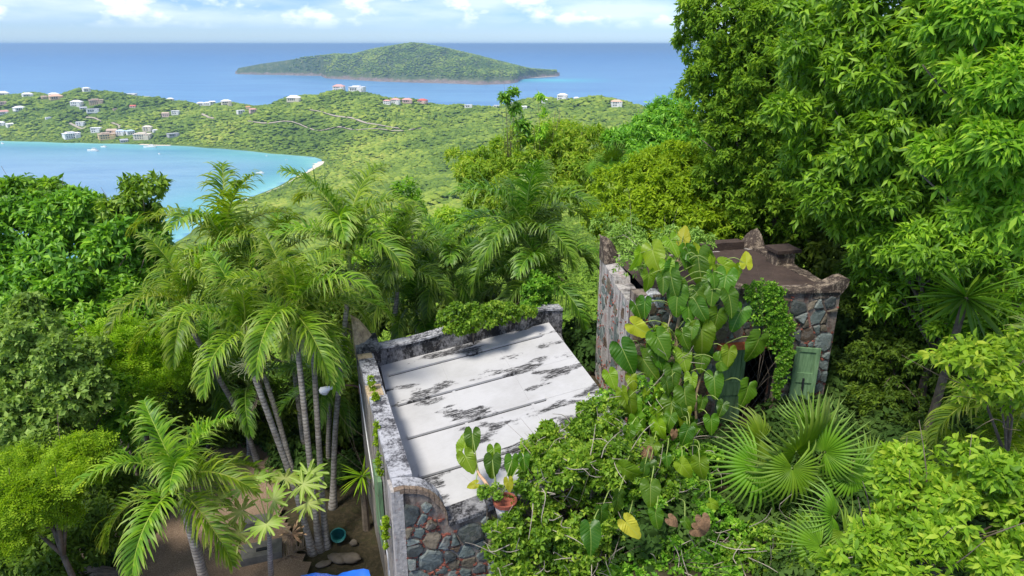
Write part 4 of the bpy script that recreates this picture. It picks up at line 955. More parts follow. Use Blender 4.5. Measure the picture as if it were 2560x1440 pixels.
# near left corner scroll
hp = [(0.0, -4.93)] + [(0.02 + 0.36 * t, -4.92 + 0.2 * math.sin(t * math.pi * 0.5)) for t in np.linspace(0.1, 1, 6)] + [(0.62, -4.74)]
obj('corner_scroll', *slab_profile(fT, hp, -5.02, 0.34), M_CAP, T).location = (-0.01, -0.022, 0)
# doorway: lintel, dark room behind, iron grille, green door leaves
lt = [tpix(1788, 872), tpix(1957, 845)]
zt = d_t
nb = 9
for k in range(nb):
    a = d_l - 0.10 + (d_r - d_l + 0.22) * k / nb; b = a + (d_r - d_l + 0.22) / nb - 0.008
    obj('lintel_brick', fT(np.array([(a, zt + 0.002, 0.11), (b, zt + 0.002, 0.11), (b, zt + 0.13, 0.11), (a, zt + 0.13, 0.11), (a, zt + 0.002, -0.05), (b, zt + 0.002, -0.05), (b, zt + 0.13, -0.05), (a, zt + 0.13, -0.05)])),
        [[0, 1, 2, 3], [4, 7, 6, 5], [0, 4, 5, 1], [1, 5, 6, 2], [2, 6, 7, 3], [3, 7, 4, 0]], M_BRICK, T)
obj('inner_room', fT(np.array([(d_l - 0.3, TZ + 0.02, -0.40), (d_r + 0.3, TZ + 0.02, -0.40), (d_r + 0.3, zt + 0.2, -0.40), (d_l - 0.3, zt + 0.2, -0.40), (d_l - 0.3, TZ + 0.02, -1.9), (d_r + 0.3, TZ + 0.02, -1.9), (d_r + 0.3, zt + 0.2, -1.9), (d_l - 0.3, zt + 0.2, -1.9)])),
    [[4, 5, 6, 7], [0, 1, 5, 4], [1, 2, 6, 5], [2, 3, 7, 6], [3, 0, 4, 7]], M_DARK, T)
dm = d_l + (d_r - d_l) * 0.47
def panel(name, mapf_, s0_, s1_, z0_, z1_, o0, parent):
    b = MB(); b.box((s0_, z0_, o0), (s1_, z1_, o0 + 0.03), mapf_)
    root = b.obj(name, M_DOOR, parent); w = 0.09
    for x0_, x1_, y0_, y1_ in ((s0_, s0_ + w, z0_, z1_), (s1_ - w, s1_, z0_, z1_), (s0_ + w, s1_ - w, z1_ - w, z1_), (s0_ + w, s1_ - w, z0_, z0_ + w), (s0_ + w, s1_ - w, z0_ + (z1_ - z0_) * 0.47, z0_ + (z1_ - z0_) * 0.62)):
        MB().box((x0_ + 0.001, y0_ + 0.001, o0 + 0.029), (x1_ - 0.001, y1_ - 0.001, o0 + 0.055), mapf_).obj('rail', M_DOOR, root)
    return root
panel('door', fT, d_l + 0.01, dm, TZ + 0.05, zt - 0.03, -0.16, T)
gr = MB()
for k in range(-8, 12):
    for sg in (-1, 1):
        s0_ = dm + k * 0.16; pts = []
        for t in np.linspace(0, 1, 12):
            ss = s0_ + sg * t * 1.2; zz = TZ + 0.1 + t * 2.1
            if dm < ss < d_r and zz < zt: pts.append((ss, zz, -0.22))
        if len(pts) > 1: gr.tube(fT(np.array([pts[0], pts[-1]])), 0.008, 4)
gr.obj('grille', M_IRON, T)
for s_ in (dm + 0.03, d_r - 0.03): MB().tube(fT(np.array([(s_, TZ, -0.2), (s_, zt, -0.2)])), 0.025, 6).obj('grille_post', M_IRON, T)
# open leaf folded back against the wall, a little askew
q0, q1 = tpix(1967, 985), tpix(2035, 858)
hp0 = fT(np.array([[q0[0], 0, 0.06]]))[0]; hp1 = fT(np.array([[q1[0] + 0.03, 0, 0.22]]))[0]
fD, LD = wallmap(hp0, hp1)
lf = panel('door', fD, 0.0, LD, q1[1] - 1.55, q1[1] - 0.02, 0.0, T)
MB().box((LD * 0.44, q1[1] - 1.02, 0.056), (LD * 0.52, q1[1] - 0.72, 0.075), fD).obj('latch', M_IRON, lf)

# ------------------------------------------------------------------ plants: leaf shapes and crowns
def lt_small(w=0.42, fold=0.10, droop=0.10):      # 2 triangles a side
    V = np.array([(0, 0, 0), (0.45, w / 2, fold), (0.5, 0, 0), (0.45, -w / 2, fold), (1, 0, -droop)]); return V, np.array([(0, 2, 1), (0, 3, 2), (1, 2, 4), (2, 3, 4)])
def lt_two(w=0.42, fold=0.10, droop=0.10):        # one folded pair of triangles
    return np.array([(0, 0, 0), (0.45, w / 2, fold), (1, 0, -droop), (0.45, -w / 2, fold)]), np.array([(0, 2, 1), (0, 3, 2)])
def lt_long(w=0.26, fold=0.05, droop=0.22):
    V = np.array([(0, 0, 0), (0.28, w * 0.42, fold), (0.28, 0, 0.03), (0.28, -w * 0.42, fold), (0.62, w * 0.5, fold - droop * 0.3), (0.62, 0, -droop * 0.3), (0.62, -w * 0.5, fold - droop * 0.3), (1, 0, -droop)])
    return V, np.array([(0, 2, 1), (0, 3, 2), (1, 2, 5), (1, 5, 4), (2, 3, 6), (2, 6, 5), (4, 5, 7), (5, 6, 7)])
def lt_spray(k=6, seed=0, w=0.16):                # a feathery twig of tiny leaflets
    r_ = np.random.RandomState(seed); V = []; Fc = []
    for i in range(k):
        for sd in (-1, 1):
            x = 0.15 + 0.8 * i / k; b = len(V); ln = 0.30 * (1 - 0.4 * i / k); z = -0.12 * x * x + r_.normal(0, 0.03)
            V += [(x, 0, z), (x + 0.06 + w * 0.5, sd * ln * 0.45, z + 0.03), (x + 0.10, sd * ln, z - 0.02), (x + 0.06 - w * 0.4, sd * ln * 0.5, z + 0.02)]; Fc += [(b, b + 1, b + 2), (b, b + 2, b + 3)]
    return np.array(V), np.array(Fc)
def realize(tm, P, X, Zn, S, var):
    V0, F0 = tm; X = nrm(X); Y = nrm(np.cross(Zn, X)); Zz = np.cross(X, Y); n = len(P); k = len(V0)
    V = P[:, None] + S[:, None, None] * (V0[None, :, :1] * X[:, None] + V0[None, :, 1:2] * Y[:, None] + V0[None, :, 2:3] * Zz[:, None])
    Fc = (np.arange(n)[:, None, None] * k + F0[None]).reshape(-1, 3)
    return V.reshape(-1, 3), Fc, np.repeat(var, k)
def clumps(lobes, rs, density, rsub):
    """split the lobes of a crown into overlapping leaf clumps"""
    out = []
    for c, r in lobes:
        c = np.array(c, float); r = np.array(r, float) if np.ndim(r) else np.full(3, float(r)); R_ = r.mean()
        m = max(5, int(density * (R_ / rsub) ** 2))
        d = rs.randn(m, 3); d[:, 1] -= 0.45 * np.abs(d[:, 1]); d[:, 2] += 0.25; d = nrm(d)
        rad = np.where(rs.rand(m) < 0.22, rs.uniform(0.3, 0.75, m), rs.uniform(0.72, 1.12, m))
        cc = c + d * r * rad[:, None]; rr = rsub * rs.uniform(0.55, 1.3, m)
        for a, b, e in zip(cc, rr, d): out.append((a, b, e))
    return out
def crown_leaves(lobes, seed, tm, size, per_twig, twigs, rsub, density=2.2, droop=0.5, spread=0.85, upn=0.9, sizevar=0.3, free=0.28):
    rs = np.random.RandomState(seed); cl_ = clumps(lobes, rs, density, rsub)
    C = np.array([c for c, _, _ in cl_]); Rr = np.array([r for _, r, _ in cl_]); D = np.array([e for _, _, e in cl_]); w = Rr ** 2; w /= w.sum()
    tone = rs.uniform(0, 1, len(C))
    k = rs.choice(len(C), twigs, p=w)
    free = rs.rand(twigs) < free; lk = np.array([np.mean(r) for _, r in lobes]) ** 2; lk = rs.choice(len(lobes), twigs, p=lk / lk.sum())
    LC = np.array([np.array(c, float) for c, _ in lobes]); LR = np.array([np.broadcast_to(np.asarray(r, float), (3,)) for _, r in lobes])
    d = nrm(rs.randn(twigs, 3) + D[k] * 0.55 + np.array([0, -0.1, 0.45])); T0 = C[k] + d * (Rr[k] * rs.uniform(0.55, 1.05, twigs) ** 0.6)[:, None] * np.array([1, 1, 0.8])
    rag = 1 + 0.16 * np.sin(d[:, 0] * 7 + lk * 1.7) * np.sin(d[:, 2] * 8 + lk) + 0.10 * np.sin(d[:, 1] * 15 + d[:, 2] * 13)
    T1 = LC[lk] + d * LR[lk] * (rag * (0.55 + 0.68 * rs.beta(2.2, 1.8, twigs)))[:, None]; T0 = np.where(free[:, None], T1, T0)
    tip = nrm(d + rs.normal(0, 0.45, d.shape)); j = np.repeat(np.arange(twigs), per_twig); n = len(j)
    ph = np.tile(np.arange(per_twig), twigs) * 2.4 + np.repeat(rs.uniform(0, 6.28, twigs), per_twig)
    a = nrm(np.cross(tip, rs.randn(twigs, 3))); b = np.cross(tip, a)
    side = a[j] * np.cos(ph)[:, None] + b[j] * np.sin(ph)[:, None]
    X = nrm(side * spread + tip[j] * 0.6 + np.array([0, 0, -droop]) + rs.normal(0, 0.22, (n, 3)))
    back = (np.tile(np.arange(per_twig), twigs) / per_twig * size * 0.8)
    P = T0[j] - tip[j] * back[:, None]
    Zn = np.array([0, -0.15, upn * 0.8]) + tip[j] * 0.55 + rs.normal(0, 0.5, (n, 3))
    S = size * rs.uniform(1 - sizevar, 1 + sizevar, n)
    var = np.clip(0.32 * tone[k][j] + 0.62 * rs.rand(n) + rs.normal(0, 0.08, n), 0, 1)
    return realize(tm, P, X, Zn, S, var)
M_BARK = plain('grey_brown_bark', (0.16, 0.125, 0.09), 0.95, 0.3, 9.0, bumpd=0.02)
M_TWIG = plain('pale_dry_twig', (0.36, 0.31, 0.25), 0.9, 0.2, 9.0)
def limbs(lobes, base, r0, seed, taper=0.35):
    rs = np.random.RandomState(seed); m = MB(); base = np.array(base, float)
    cs = np.array([np.array(c, float) for c, _ in lobes]); top = cs.mean(0); fork = base + (top - base) * 0.5
    m.tube(curve([base - [0, 0, 0.2], base + (fork - base) * 0.5 + rs.normal(0, 0.06, 3), fork], 8), np.linspace(r0, r0 * 0.72, 8), 8)
    for c in cs:
        e = c + rs.normal(0, 0.1, 3); mid_ = (fork + e) / 2 + rs.normal(0, 0.12, 3) + [0, 0, 0.1]
        m.tube(curve([fork, mid_, e], 6), np.linspace(r0 * 0.6, r0 * 0.12, 6), 6)
        for _ in range(3):
            e2 = e + nrm(rs.randn(3) + [0, -0.3, 0.6]) * rs.uniform(0.4, 0.9) * (np.mean(dict_r(lobes, c)) if False else 1.0)
            m.tube(curve([mid_, (mid_ + e2) / 2 + rs.normal(0, 0.08, 3), e2], 5), np.linspace(r0 * 0.25, r0 * 0.06, 5), 5)
    return m
def tree(name, label, cat, lobes, seed, mat, tm, size, per, twigs, rsub, r0=0.12, base=None, group=None, bark=None, **kw):
    cs = np.array([np.array(c, float) for c, _ in lobes]); cx, cy = cs[:, 0].mean(), cs[:, 1].mean()
    if base is None: base = (cx, cy, H1(cx, cy))
    t = thing(name, label, cat, base, group)
    limbs(lobes, base, r0, seed).obj('trunk', bark or M_BARK, t, True)
    big = tm is LG or tm is LGW or tm is LGN or tm is LGX
    size *= 0.74 if big else 0.88; twigs = int(twigs * (1.75 if big else 1.3)); rsub *= 0.88
    V, Fc, var = crown_leaves(lobes, seed, tm, size, per, twigs, rsub, **kw)
    obj('crown', V, Fc, mat, t, attr={'var': var}, kind='stuff')
    return t
def LB_(*items):       # lobes from (u, v, y, half width px, half height px[, depth factor])
    out = []
    for it in items:
        u, v, y, a, b = it[:5]; dpt = it[5] if len(it) > 5 else 0.9
        out.append((PX(u, v, y), (sz(a, y), sz(a, y) * dpt, sz(b, y) * 1.05)))
    return out
G_DEEP = leafmat('glossy_deep_green', (0.048, 0.134, 0.010), (0.138, 0.307, 0.018), (0.342, 0.540, 0.035), 0.28, 0.36, 0.5)
G_MANGO = leafmat('bright_mango_green', (0.053, 0.149, 0.007), (0.161, 0.354, 0.017), (0.368, 0.608, 0.041), 0.34, 0.38, 0.5)
G_LIME = leafmat('yellow_green', (0.103, 0.225, 0.009), (0.238, 0.419, 0.016), (0.438, 0.619, 0.034), 0.38, 0.5, 0.3)
G_OLIVE = leafmat('olive_green', (0.072, 0.158, 0.010), (0.158, 0.295, 0.017), (0.317, 0.461, 0.036), 0.34, 0.5, 0.3)
G_GREY = leafmat('grey_green', (0.086, 0.175, 0.024), (0.201, 0.349, 0.056), (0.389, 0.560, 0.124), 0.32, 0.42, 0.4)
G_VINE = leafmat('fresh_vine_green', (0.047, 0.127, 0.009), (0.145, 0.310, 0.018), (0.422, 0.582, 0.066), 0.36, 0.42, 0.45)
G_BUSH = leafmat('pale_lime_leaf', (0.084, 0.213, 0.012), (0.226, 0.428, 0.023), (0.499, 0.620, 0.068), 0.40, 0.42, 0.4)
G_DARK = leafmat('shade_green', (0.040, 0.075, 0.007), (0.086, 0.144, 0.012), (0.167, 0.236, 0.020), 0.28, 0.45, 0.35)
SM, OV, LG, FE = lt_two(0.40), lt_two(0.62, 0.12, 0.14), lt_small(0.30, 0.07, 0.20), lt_spray(4)
LGN = lt_long()
LGW = lt_small(0.42, 0.09, 0.20); LGX = lt_long(0.36, 0.06, 0.26)

# left-hand trees
tree('almond_tree', 'broad glossy-leaved tree rising against the bay on the left', 'tree', LB_((110, 590, 18, 120, 70), (250, 560, 18.5, 90, 55), (300, 640, 17.5, 85, 80), (180, 690, 17, 120, 80), (60, 720, 17, 90, 90), (330, 720, 17.5, 60, 80), (20, 560, 18, 60, 60), (240, 770, 17, 90, 60), (100, 525, 18.5, 80, 40), (200, 520, 18.5, 70, 36), (330, 580, 18, 60, 50), (380, 660, 17.5, 45, 60), (30, 640, 17.5, 80, 70)), 101, G_DEEP, LGW, 0.30, 8, 3300, 0.42, 0.16, upn=1.0, free=0.08, density=1.5)
tree('almond_tree', 'loose tall sprigs of dark leaves standing up beside the left palm', 'tree', LB_((358, 490, 18, 40, 40), (330, 540, 18, 45, 40), (375, 560, 18, 32, 35), (290, 515, 18, 38, 22)), 102, G_DEEP, LGW, 0.27, 7, 330, 0.34, 0.07, density=2.6)
tree('almond_tree', 'dark sprig-topped tree in the upper left corner of the woods', 'tree', LB_((62, 475, 19, 50, 26), (20, 500, 19, 40, 35), (120, 500, 19, 45, 25), (60, 530, 19, 70, 30)), 103, G_DEEP, LGW, 0.27, 7, 420, 0.34, 0.07)
tree('grey_shrub', 'pale round-leaved shrub filling the left picture edge', 'shrub', LB_((70, 850, 13, 100, 80), (170, 900, 13, 95, 70), (60, 980, 12.6, 110, 80), (200, 990, 12.6, 80, 60), (130, 1060, 12.3, 90, 60), (20, 1090, 12, 60, 60)), 104, G_GREY, OV, 0.14, 7, 3600, 0.30, 0.07, droop=0.3, upn=0.8, free=0.15, density=1.8)
tree('feathery_tree', 'feathery yellow-green tree between the grey shrub and the palms', 'tree', LB_((290, 840, 15, 75, 38), (370, 880, 15, 90, 45), (300, 910, 14.6, 80, 40), (420, 940, 14.5, 60, 45), (340, 980, 14, 75, 40), (250, 870, 15, 50, 40)), 105, G_LIME, FE, 0.26, 5, 1250, 0.36, 0.08, density=2.6, droop=0.15, upn=1.6)
tree('feathery_tree', 'feathery yellow-green tree in the lower left corner', 'tree', LB_((60, 1180, 10.5, 90, 60), (170, 1180, 10.5, 80, 55), (80, 1270, 10.2, 90, 60), (200, 1140, 10.8, 60, 45), (20, 1320, 10, 50, 45), (140, 1235, 10.3, 60, 50)), 106, G_LIME, FE, 0.22, 5, 1350, 0.30, 0.07, density=2.6, droop=0.15, upn=1.6)
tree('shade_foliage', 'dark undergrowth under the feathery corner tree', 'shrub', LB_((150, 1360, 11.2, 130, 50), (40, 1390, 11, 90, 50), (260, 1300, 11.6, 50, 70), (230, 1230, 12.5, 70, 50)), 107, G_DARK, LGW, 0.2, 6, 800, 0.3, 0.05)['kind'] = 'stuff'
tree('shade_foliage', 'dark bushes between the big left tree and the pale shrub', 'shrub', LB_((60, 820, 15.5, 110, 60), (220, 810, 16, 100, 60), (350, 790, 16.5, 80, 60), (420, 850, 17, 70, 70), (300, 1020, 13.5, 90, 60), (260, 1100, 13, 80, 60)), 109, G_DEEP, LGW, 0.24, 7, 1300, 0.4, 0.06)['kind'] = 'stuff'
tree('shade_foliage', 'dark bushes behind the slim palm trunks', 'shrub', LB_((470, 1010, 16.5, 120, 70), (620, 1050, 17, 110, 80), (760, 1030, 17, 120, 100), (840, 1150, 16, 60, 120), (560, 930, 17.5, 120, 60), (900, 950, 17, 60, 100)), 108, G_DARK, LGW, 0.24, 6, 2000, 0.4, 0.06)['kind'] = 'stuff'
# behind the palms and the tower
tree('round_bush', 'rounded yellow-green bush behind the stone tower', 'bush', LB_((1600, 500, 21, 120, 75), (1720, 450, 22, 130, 75), (1830, 480, 21.5, 100, 90), (1560, 560, 20, 80, 50), (1700, 560, 20, 130, 60), (1850, 570, 20.5, 90, 50), (1640, 430, 23, 70, 45)), 110, G_LIME, SM, 0.17, 8, 6600, 0.30, 0.12, droop=0.3, upn=1.6)
tree('leafy_tree', 'light green spreading tree beyond the tall palm', 'tree', LB_((1330, 375, 30, 100, 50), (1430, 365, 30, 75, 45), (1220, 425, 29, 65, 32), (1300, 450, 29, 110, 40), (1440, 430, 29, 80, 40), (1165, 405, 30, 35, 22), (1400, 325, 31, 40, 22), (1250, 480, 28, 80, 36), (1400, 490, 28, 90, 40)), 111, G_BUSH, LG, 0.30, 7, 3000, 0.42, 0.14, upn=1.0)
tree('sprig_tree', 'thin leafy sprig standing up against the far ridge', 'tree', LB_((1272, 232, 29, 20, 6), (1288, 275, 29, 13, 16), (1302, 310, 29, 16, 16), (1262, 245, 29, 8, 8), (1310, 345, 29, 18, 16)), 112, G_DEEP, LGW, 0.30, 6, 75, 0.2, 0.05)
tree('sprig_tree', 'thin leafy sprig with a bare twig right of the taller sprig', 'tree', LB_((1352, 255, 29, 7, 18), (1358, 300, 29, 14, 14), (1350, 335, 29, 16, 14)), 113, G_BUSH, LG, 0.28, 6, 40, 0.18, 0.04)
tree('dark_tree', 'dark dense tree with a rounded top against the sea', 'tree', LB_((1675, 275, 32, 48, 38), (1650, 330, 31, 75, 45), (1590, 370, 30, 70, 45), (1700, 380, 30, 80, 50), (1620, 410, 29, 90, 40), (1560, 345, 31, 36, 18)), 114, G_DEEP, LG, 0.30, 7, 3000, 0.4, 0.12)
tree('slope_tree', 'sunlit light green tree on the slope below the middle palms', 'tree', LB_((1060, 600, 46, 90, 45), (1000, 560, 50, 50, 30), (1150, 590, 44, 70, 50), (950, 640, 40, 80, 50)), 115, G_BUSH, SM, 0.34, 7, 1500, 0.7, 0.15)
tree('sprig_tree', 'sparse young tree between the valley and the palms', 'tree', LB_((1020, 480, 42, 22, 30), (1030, 530, 42, 30, 30)), 116, G_OLIVE, SM, 0.4, 6, 90, 0.6, 0.06)
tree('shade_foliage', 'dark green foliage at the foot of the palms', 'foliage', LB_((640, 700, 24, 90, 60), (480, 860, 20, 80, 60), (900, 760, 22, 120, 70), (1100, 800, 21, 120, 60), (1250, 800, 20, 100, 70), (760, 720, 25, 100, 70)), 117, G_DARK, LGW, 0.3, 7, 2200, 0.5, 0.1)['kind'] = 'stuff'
# right-hand wall of trees
tree('olive_tree', 'tall olive-green tree whose loose branches hang over the sea', 'tree', LB_((1850, 60, 20, 110, 70), (1930, 160, 19.5, 120, 100), (1830, 190, 20, 85, 80), (1800, 300, 20, 70, 80), (1900, 320, 19.5, 110, 100), (1980, 60, 19.5, 120, 90), (1770, 110, 20.5, 50, 70), (1960, 420, 19, 90, 80), (1850, 400, 20, 80, 70), (1760, 30, 20.5, 50, 40), (1730, 200, 20.5, 30, 26), (1930, 530, 19.5, 110, 70), (1840, 480, 20, 90, 70), (2000, 300, 19, 100, 110), (2020, 460, 18.5, 90, 90)), 120, G_OLIVE, SM, 0.17, 8, 9400, 0.30, 0.22, droop=0.5, base=(9.2, 20.5, -9.5), density=2.6)
tree('mango_tree', 'tall dense long-leaved tree filling the upper right', 'tree', LB_((2120, 90, 15, 130, 110), (2260, 60, 14.5, 140, 110), (2080, 250, 15, 110, 110), (2230, 220, 14, 150, 120), (2380, 180, 14, 120, 140), (2120, 400, 14.5, 130, 100), (2280, 380, 13.8, 150, 110), (2420, 380, 13.5, 110, 130), (2100, 520, 14.5, 110, 70), (2250, 520, 14, 130, 70), (2040, 140, 16, 80, 100), (2500, 520, 13, 100, 110), (2340, 520, 14, 120, 70), (2160, 310, 14.5, 110, 100), (2330, 300, 13.8, 110, 90), (2330, 100, 14.3, 110, 100)), 121, G_MANGO, LG, 0.30, 9, 4600, 0.5, 0.28, base=(10.5, 16.5, -7.5), droop=0.45, density=2.0, free=0.15)
tree('mango_tree', 'bright sunlit long-leaved tree cut by the right picture edge', 'tree', LB_((2520, 60, 9.5, 110, 110), (2480, 200, 9.3, 100, 110), (2540, 330, 9, 110, 120), (2440, 420, 9.3, 80, 80), (2520, 520, 9, 90, 80), (2430, 60, 9.6, 80, 70)), 122, G_BUSH, LG, 0.235, 9, 1700, 0.36, 0.16, base=(10.6, 10.6, -6.9), droop=0.45, density=1.7, free=0.12)
tree('mango_tree', 'darker long-leaved boughs under the tall upper-right tree', 'tree', LB_((2330, 620, 13, 120, 60), (2200, 600, 14, 90, 50), (2480, 640, 12.5, 90, 70), (2540, 740, 12, 70, 80), (2400, 580, 13, 110, 50), (2330, 740, 13.2, 110, 70), (2470, 820, 12.2, 100, 80), (2540, 880, 11.6, 80, 80), (2200, 680, 14.2, 80, 60)), 123, G_MANGO, LG, 0.25, 8, 1700, 0.36, 0.10, droop=0.45)
tree('vine_thicket', 'dark curtain of vines between the tower and the sword-leaved plant', 'vines', LB_((2200, 700, 14.5, 80, 80), (2260, 800, 14, 90, 100), (2210, 900, 13.8, 90, 90), (2300, 900, 13.2, 90, 80), (2180, 1000, 13.5, 60, 60), (2340, 700, 14, 80, 80), (2250, 1020, 12.6, 100, 50)), 124, G_DARK, SM, 0.12, 7, 3400, 0.34, 0.05, droop=0.6)
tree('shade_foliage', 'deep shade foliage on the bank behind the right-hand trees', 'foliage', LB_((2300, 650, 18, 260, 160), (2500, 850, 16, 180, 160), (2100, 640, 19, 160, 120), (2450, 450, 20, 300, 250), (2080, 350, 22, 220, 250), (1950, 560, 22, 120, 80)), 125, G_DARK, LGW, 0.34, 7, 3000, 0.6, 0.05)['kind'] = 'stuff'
tree('lemon_bush', 'pale lime broad-leaved bush in the lower right corner', 'bush', LB_((2350, 1200, 6.6, 110, 80), (2480, 1180, 6.4, 110, 90), (2260, 1290, 6.3, 100, 80), (2420, 1320, 6.0, 130, 90), (2150, 1380, 6.0, 90, 60), (2300, 1420, 5.8, 130, 60), (2530, 1330, 6.0, 80, 110), (2240, 1200, 6.8, 60, 50)), 126, G_BUSH, LGX, 0.15, 7, 1900, 0.22, 0.05, droop=0.25, upn=0.8, free=0.08, density=1.35)
tree('lemon_bush', 'branch of broad pale leaves reaching in from the right edge', 'bush', LB_((2430, 890, 7.6, 70, 40), (2500, 950, 7.4, 60, 50), (2530, 880, 7.6, 60, 60), (2380, 900, 7.6, 36, 30)), 127, G_BUSH, LGX, 0.165, 6, 120, 0.24, 0.035, base=(7.2, 7.8, -6.6), density=2.2, droop=0.35)
# vines over the wall and the mound in front of the tower
def vine_mound(name, label, lobes, seed, twigs, size=0.085):
    twigs = int(twigs * 1.2)
    t = tree(name, label, 'vines', lobes, seed, G_VINE, OV, size, 6, twigs, 0.17, 0.03, droop=0.3, upn=0.7, sizevar=0.5, density=1.7, free=0.15)
    rs = np.random.RandomState(seed); m = MB()
    for c, r in lobes:
        for _ in range(10):
            a = np.array(c) + nrm(rs.randn(3) + [0, -0.8, 0.1]) * np.array(r) * 0.95; b = a + nrm(rs.randn(3) + [-0.2, -0.3, 0.4]) * rs.uniform(0.3, 0.75)
            m.tube(curve([a, (a + b) / 2 + rs.normal(0, 0.06, 3), b], 6), np.linspace(0.010, 0.004, 6), 4)
    m.obj('bare_stem', M_TWIG, t)
    return t
vine_mound('vine', 'leafy vine mound spilling over the front wall of the white-roofed house', LB_((1400, 1190, 9.9, 110, 70), (1330, 1290, 9.3, 110, 60), (1290, 1400, 8.9, 90, 60), (1450, 1330, 9.2, 110, 80), (1500, 1120, 10.4, 90, 70), (1430, 1100, 10.6, 70, 45), (1400, 1420, 8.8, 120, 50), (1280, 1350, 8.9, 50, 60), (1370, 1130, 10.4, 70, 40), (1500, 1040, 11.2, 60, 45), (1470, 1190, 10.0, 90, 60), (1540, 1180, 10.2, 70, 60), (1600, 1130, 10.6, 60, 50), (1640, 1200, 10.0, 70, 60), (1420, 1165, 9.5, 70, 45), (1500, 1165, 9.6, 75, 55), (1570, 1180, 9.7, 70, 60), (1345, 1205, 9.35, 55, 35)), 130, 5600)
vine_mound('vine', 'tangle of vines below the heart-leaved climber', LB_((1580, 1260, 9.8, 90, 80), (1650, 1370, 9.2, 110, 70), (1560, 1420, 9.0, 90, 50), (1760, 1310, 9.6, 90, 60), (1800, 1400, 9.0, 100, 60), (1700, 1200, 10.4, 90, 50), (1640, 1440, 8.6, 110, 50), (1760, 1440, 8.6, 110, 50), (1600, 1330, 9.4, 80, 60)), 131, 2700)
vine_mound('vine', 'leafy tangle woven through the stems of the heart-leaved climber', LB_((1620, 1000, 11.9, 50, 60), (1560, 1070, 11.6, 60, 45), (1680, 1090, 11.6, 60, 50), (1650, 900, 12.3, 40, 70), (1530, 1000, 11.9, 40, 40), (1740, 1150, 11.0, 60, 40)), 138, 900)
vine_mound('vine', 'small-leaved vines at the foot of the fan palm', LB_((1930, 1370, 8.8, 100, 60), (1860, 1420, 8.6, 90, 40), (2000, 1320, 9.4, 80, 40), (2050, 1420, 8.2, 90, 40)), 132, 1300)
tree('parapet_vine', 'bright vine cushion trailing over the rear parapet of the white roof', 'vines', LB_((1170, 795, 14.15, 60, 34, 0.5), (1130, 810, 14.1, 36, 26, 0.5), (1250, 785, 14.6, 45, 16, 0.5), (1300, 780, 14.9, 30, 10, 0.5)), 133, G_VINE, OV, 0.085, 6, 1300, 0.16, 0.02, base=(-0.9, 14.6, -6.4), droop=0.55)
tree('parapet_vine', 'rounded bright vine clump right of the rear parapet', 'vines', LB_((1345, 740, 15.9, 38, 48), (1330, 770, 15.8, 30, 24), (1350, 715, 16, 28, 24)), 134, G_VINE, OV, 0.085, 6, 1000, 0.16, 0.02, droop=0.5)
tree('ivy', 'ivy creeping down the front of the tower above the green door', 'ivy', LB_((1920, 770, 12.92, 40, 52, 0.12), (1950, 830, 12.93, 34, 50, 0.12), (1900, 730, 12.92, 40, 28, 0.12), (1965, 900, 12.94, 14, 50, 0.2), (1950, 940, 12.9, 14, 60, 0.2)), 135, G_VINE, OV, 0.06, 5, 2200, 0.05, 0.012, base=(5.0, 13.05, TZ), droop=0.45, upn=0.3)
tree('ivy', 'ivy strand hanging down the left wall of the white-roofed house', 'ivy', LB_((938, 1010, 11.6, 7, 36, 0.8), (942, 1090, 10.6, 7, 40, 0.8), (948, 1160, 9.9, 6, 36, 0.8), (965, 1330, 9.0, 4, 50, 0.8), (930, 960, 12.2, 8, 18, 0.8)), 136, G_LIME, OV, 0.05, 5, 420, 0.06, 0.008, base=(-2.2, 9.6, AZ), droop=0.6)
tree('dry_weeds', 'dry weeds and twigs growing on the left end of the tower roof', 'weeds', LB_((1590, 660, 13.4, 50, 26), (1640, 620, 13.9, 70, 24), (1700, 600, 14.4, 60, 30), (1560, 600, 15.9, 60, 22), (1540, 560, 17, 60, 20), (1740, 620, 14.2, 40, 40)), 137, G_GREY, SM, 0.10, 5, 620, 0.2, 0.012, base=(3.2, 14.0, -4.85), bark=M_TWIG)

# ------------------------------------------------------------------ palms
G_PALM = leafmat('palm_green', (0.062, 0.150, 0.006), (0.132, 0.260, 0.009), (0.271, 0.403, 0.018), 0.34, 0.36, 0.5, tip=(0.46, 0.50, 0.12))  # tip colour paints in the sheen that drooping leaflets reflect
G_PALMD = leafmat('palm_deep_green', (0.039, 0.111, 0.006), (0.090, 0.208, 0.010), (0.203, 0.338, 0.022), 0.30, 0.34, 0.55, tip=(0.32, 0.42, 0.12))
M_SHAFT = plain('green_crownshaft', (0.22, 0.29, 0.07), 0.5, 0.15, 3.0); M_DEADF = plain('dead_brown_frond', (0.20, 0.145, 0.10), 0.95, 0.3, 6.0)
def trunk_mat():
    m, n, l, b = mat_new('ringed_palm_trunk'); p = wpos(n)
    w = n.new('ShaderNodeTexWave'); w.wave_type = 'BANDS'; w.bands_direction = 'Z'; w.inputs['Scale'].default_value = 4.2; w.inputs['Distortion'].default_value = 1.2; w.inputs['Detail'].default_value = 3; l.new(p, w.inputs['Vector'])
    f = noise(n, l, 7, 7, 0.65, p)
    c = ramp(n, l, f, [(0.3, (0.14, 0.12, 0.10)), (0.55, (0.30, 0.275, 0.24)), (0.75, (0.42, 0.40, 0.35))])
    l.new(mixc(n, l, mrange(n, l, w.outputs['Fac'], 0.0, 0.28, 0.65, 0.0), c, (0.07, 0.055, 0.042)), b.inputs['Base Color']); b.inputs['Roughness'].default_value = 0.9; bump(n, l, b, w.outputs['Fac'], 0.4, 0.01); return m
M_PTRUNK = trunk_mat()
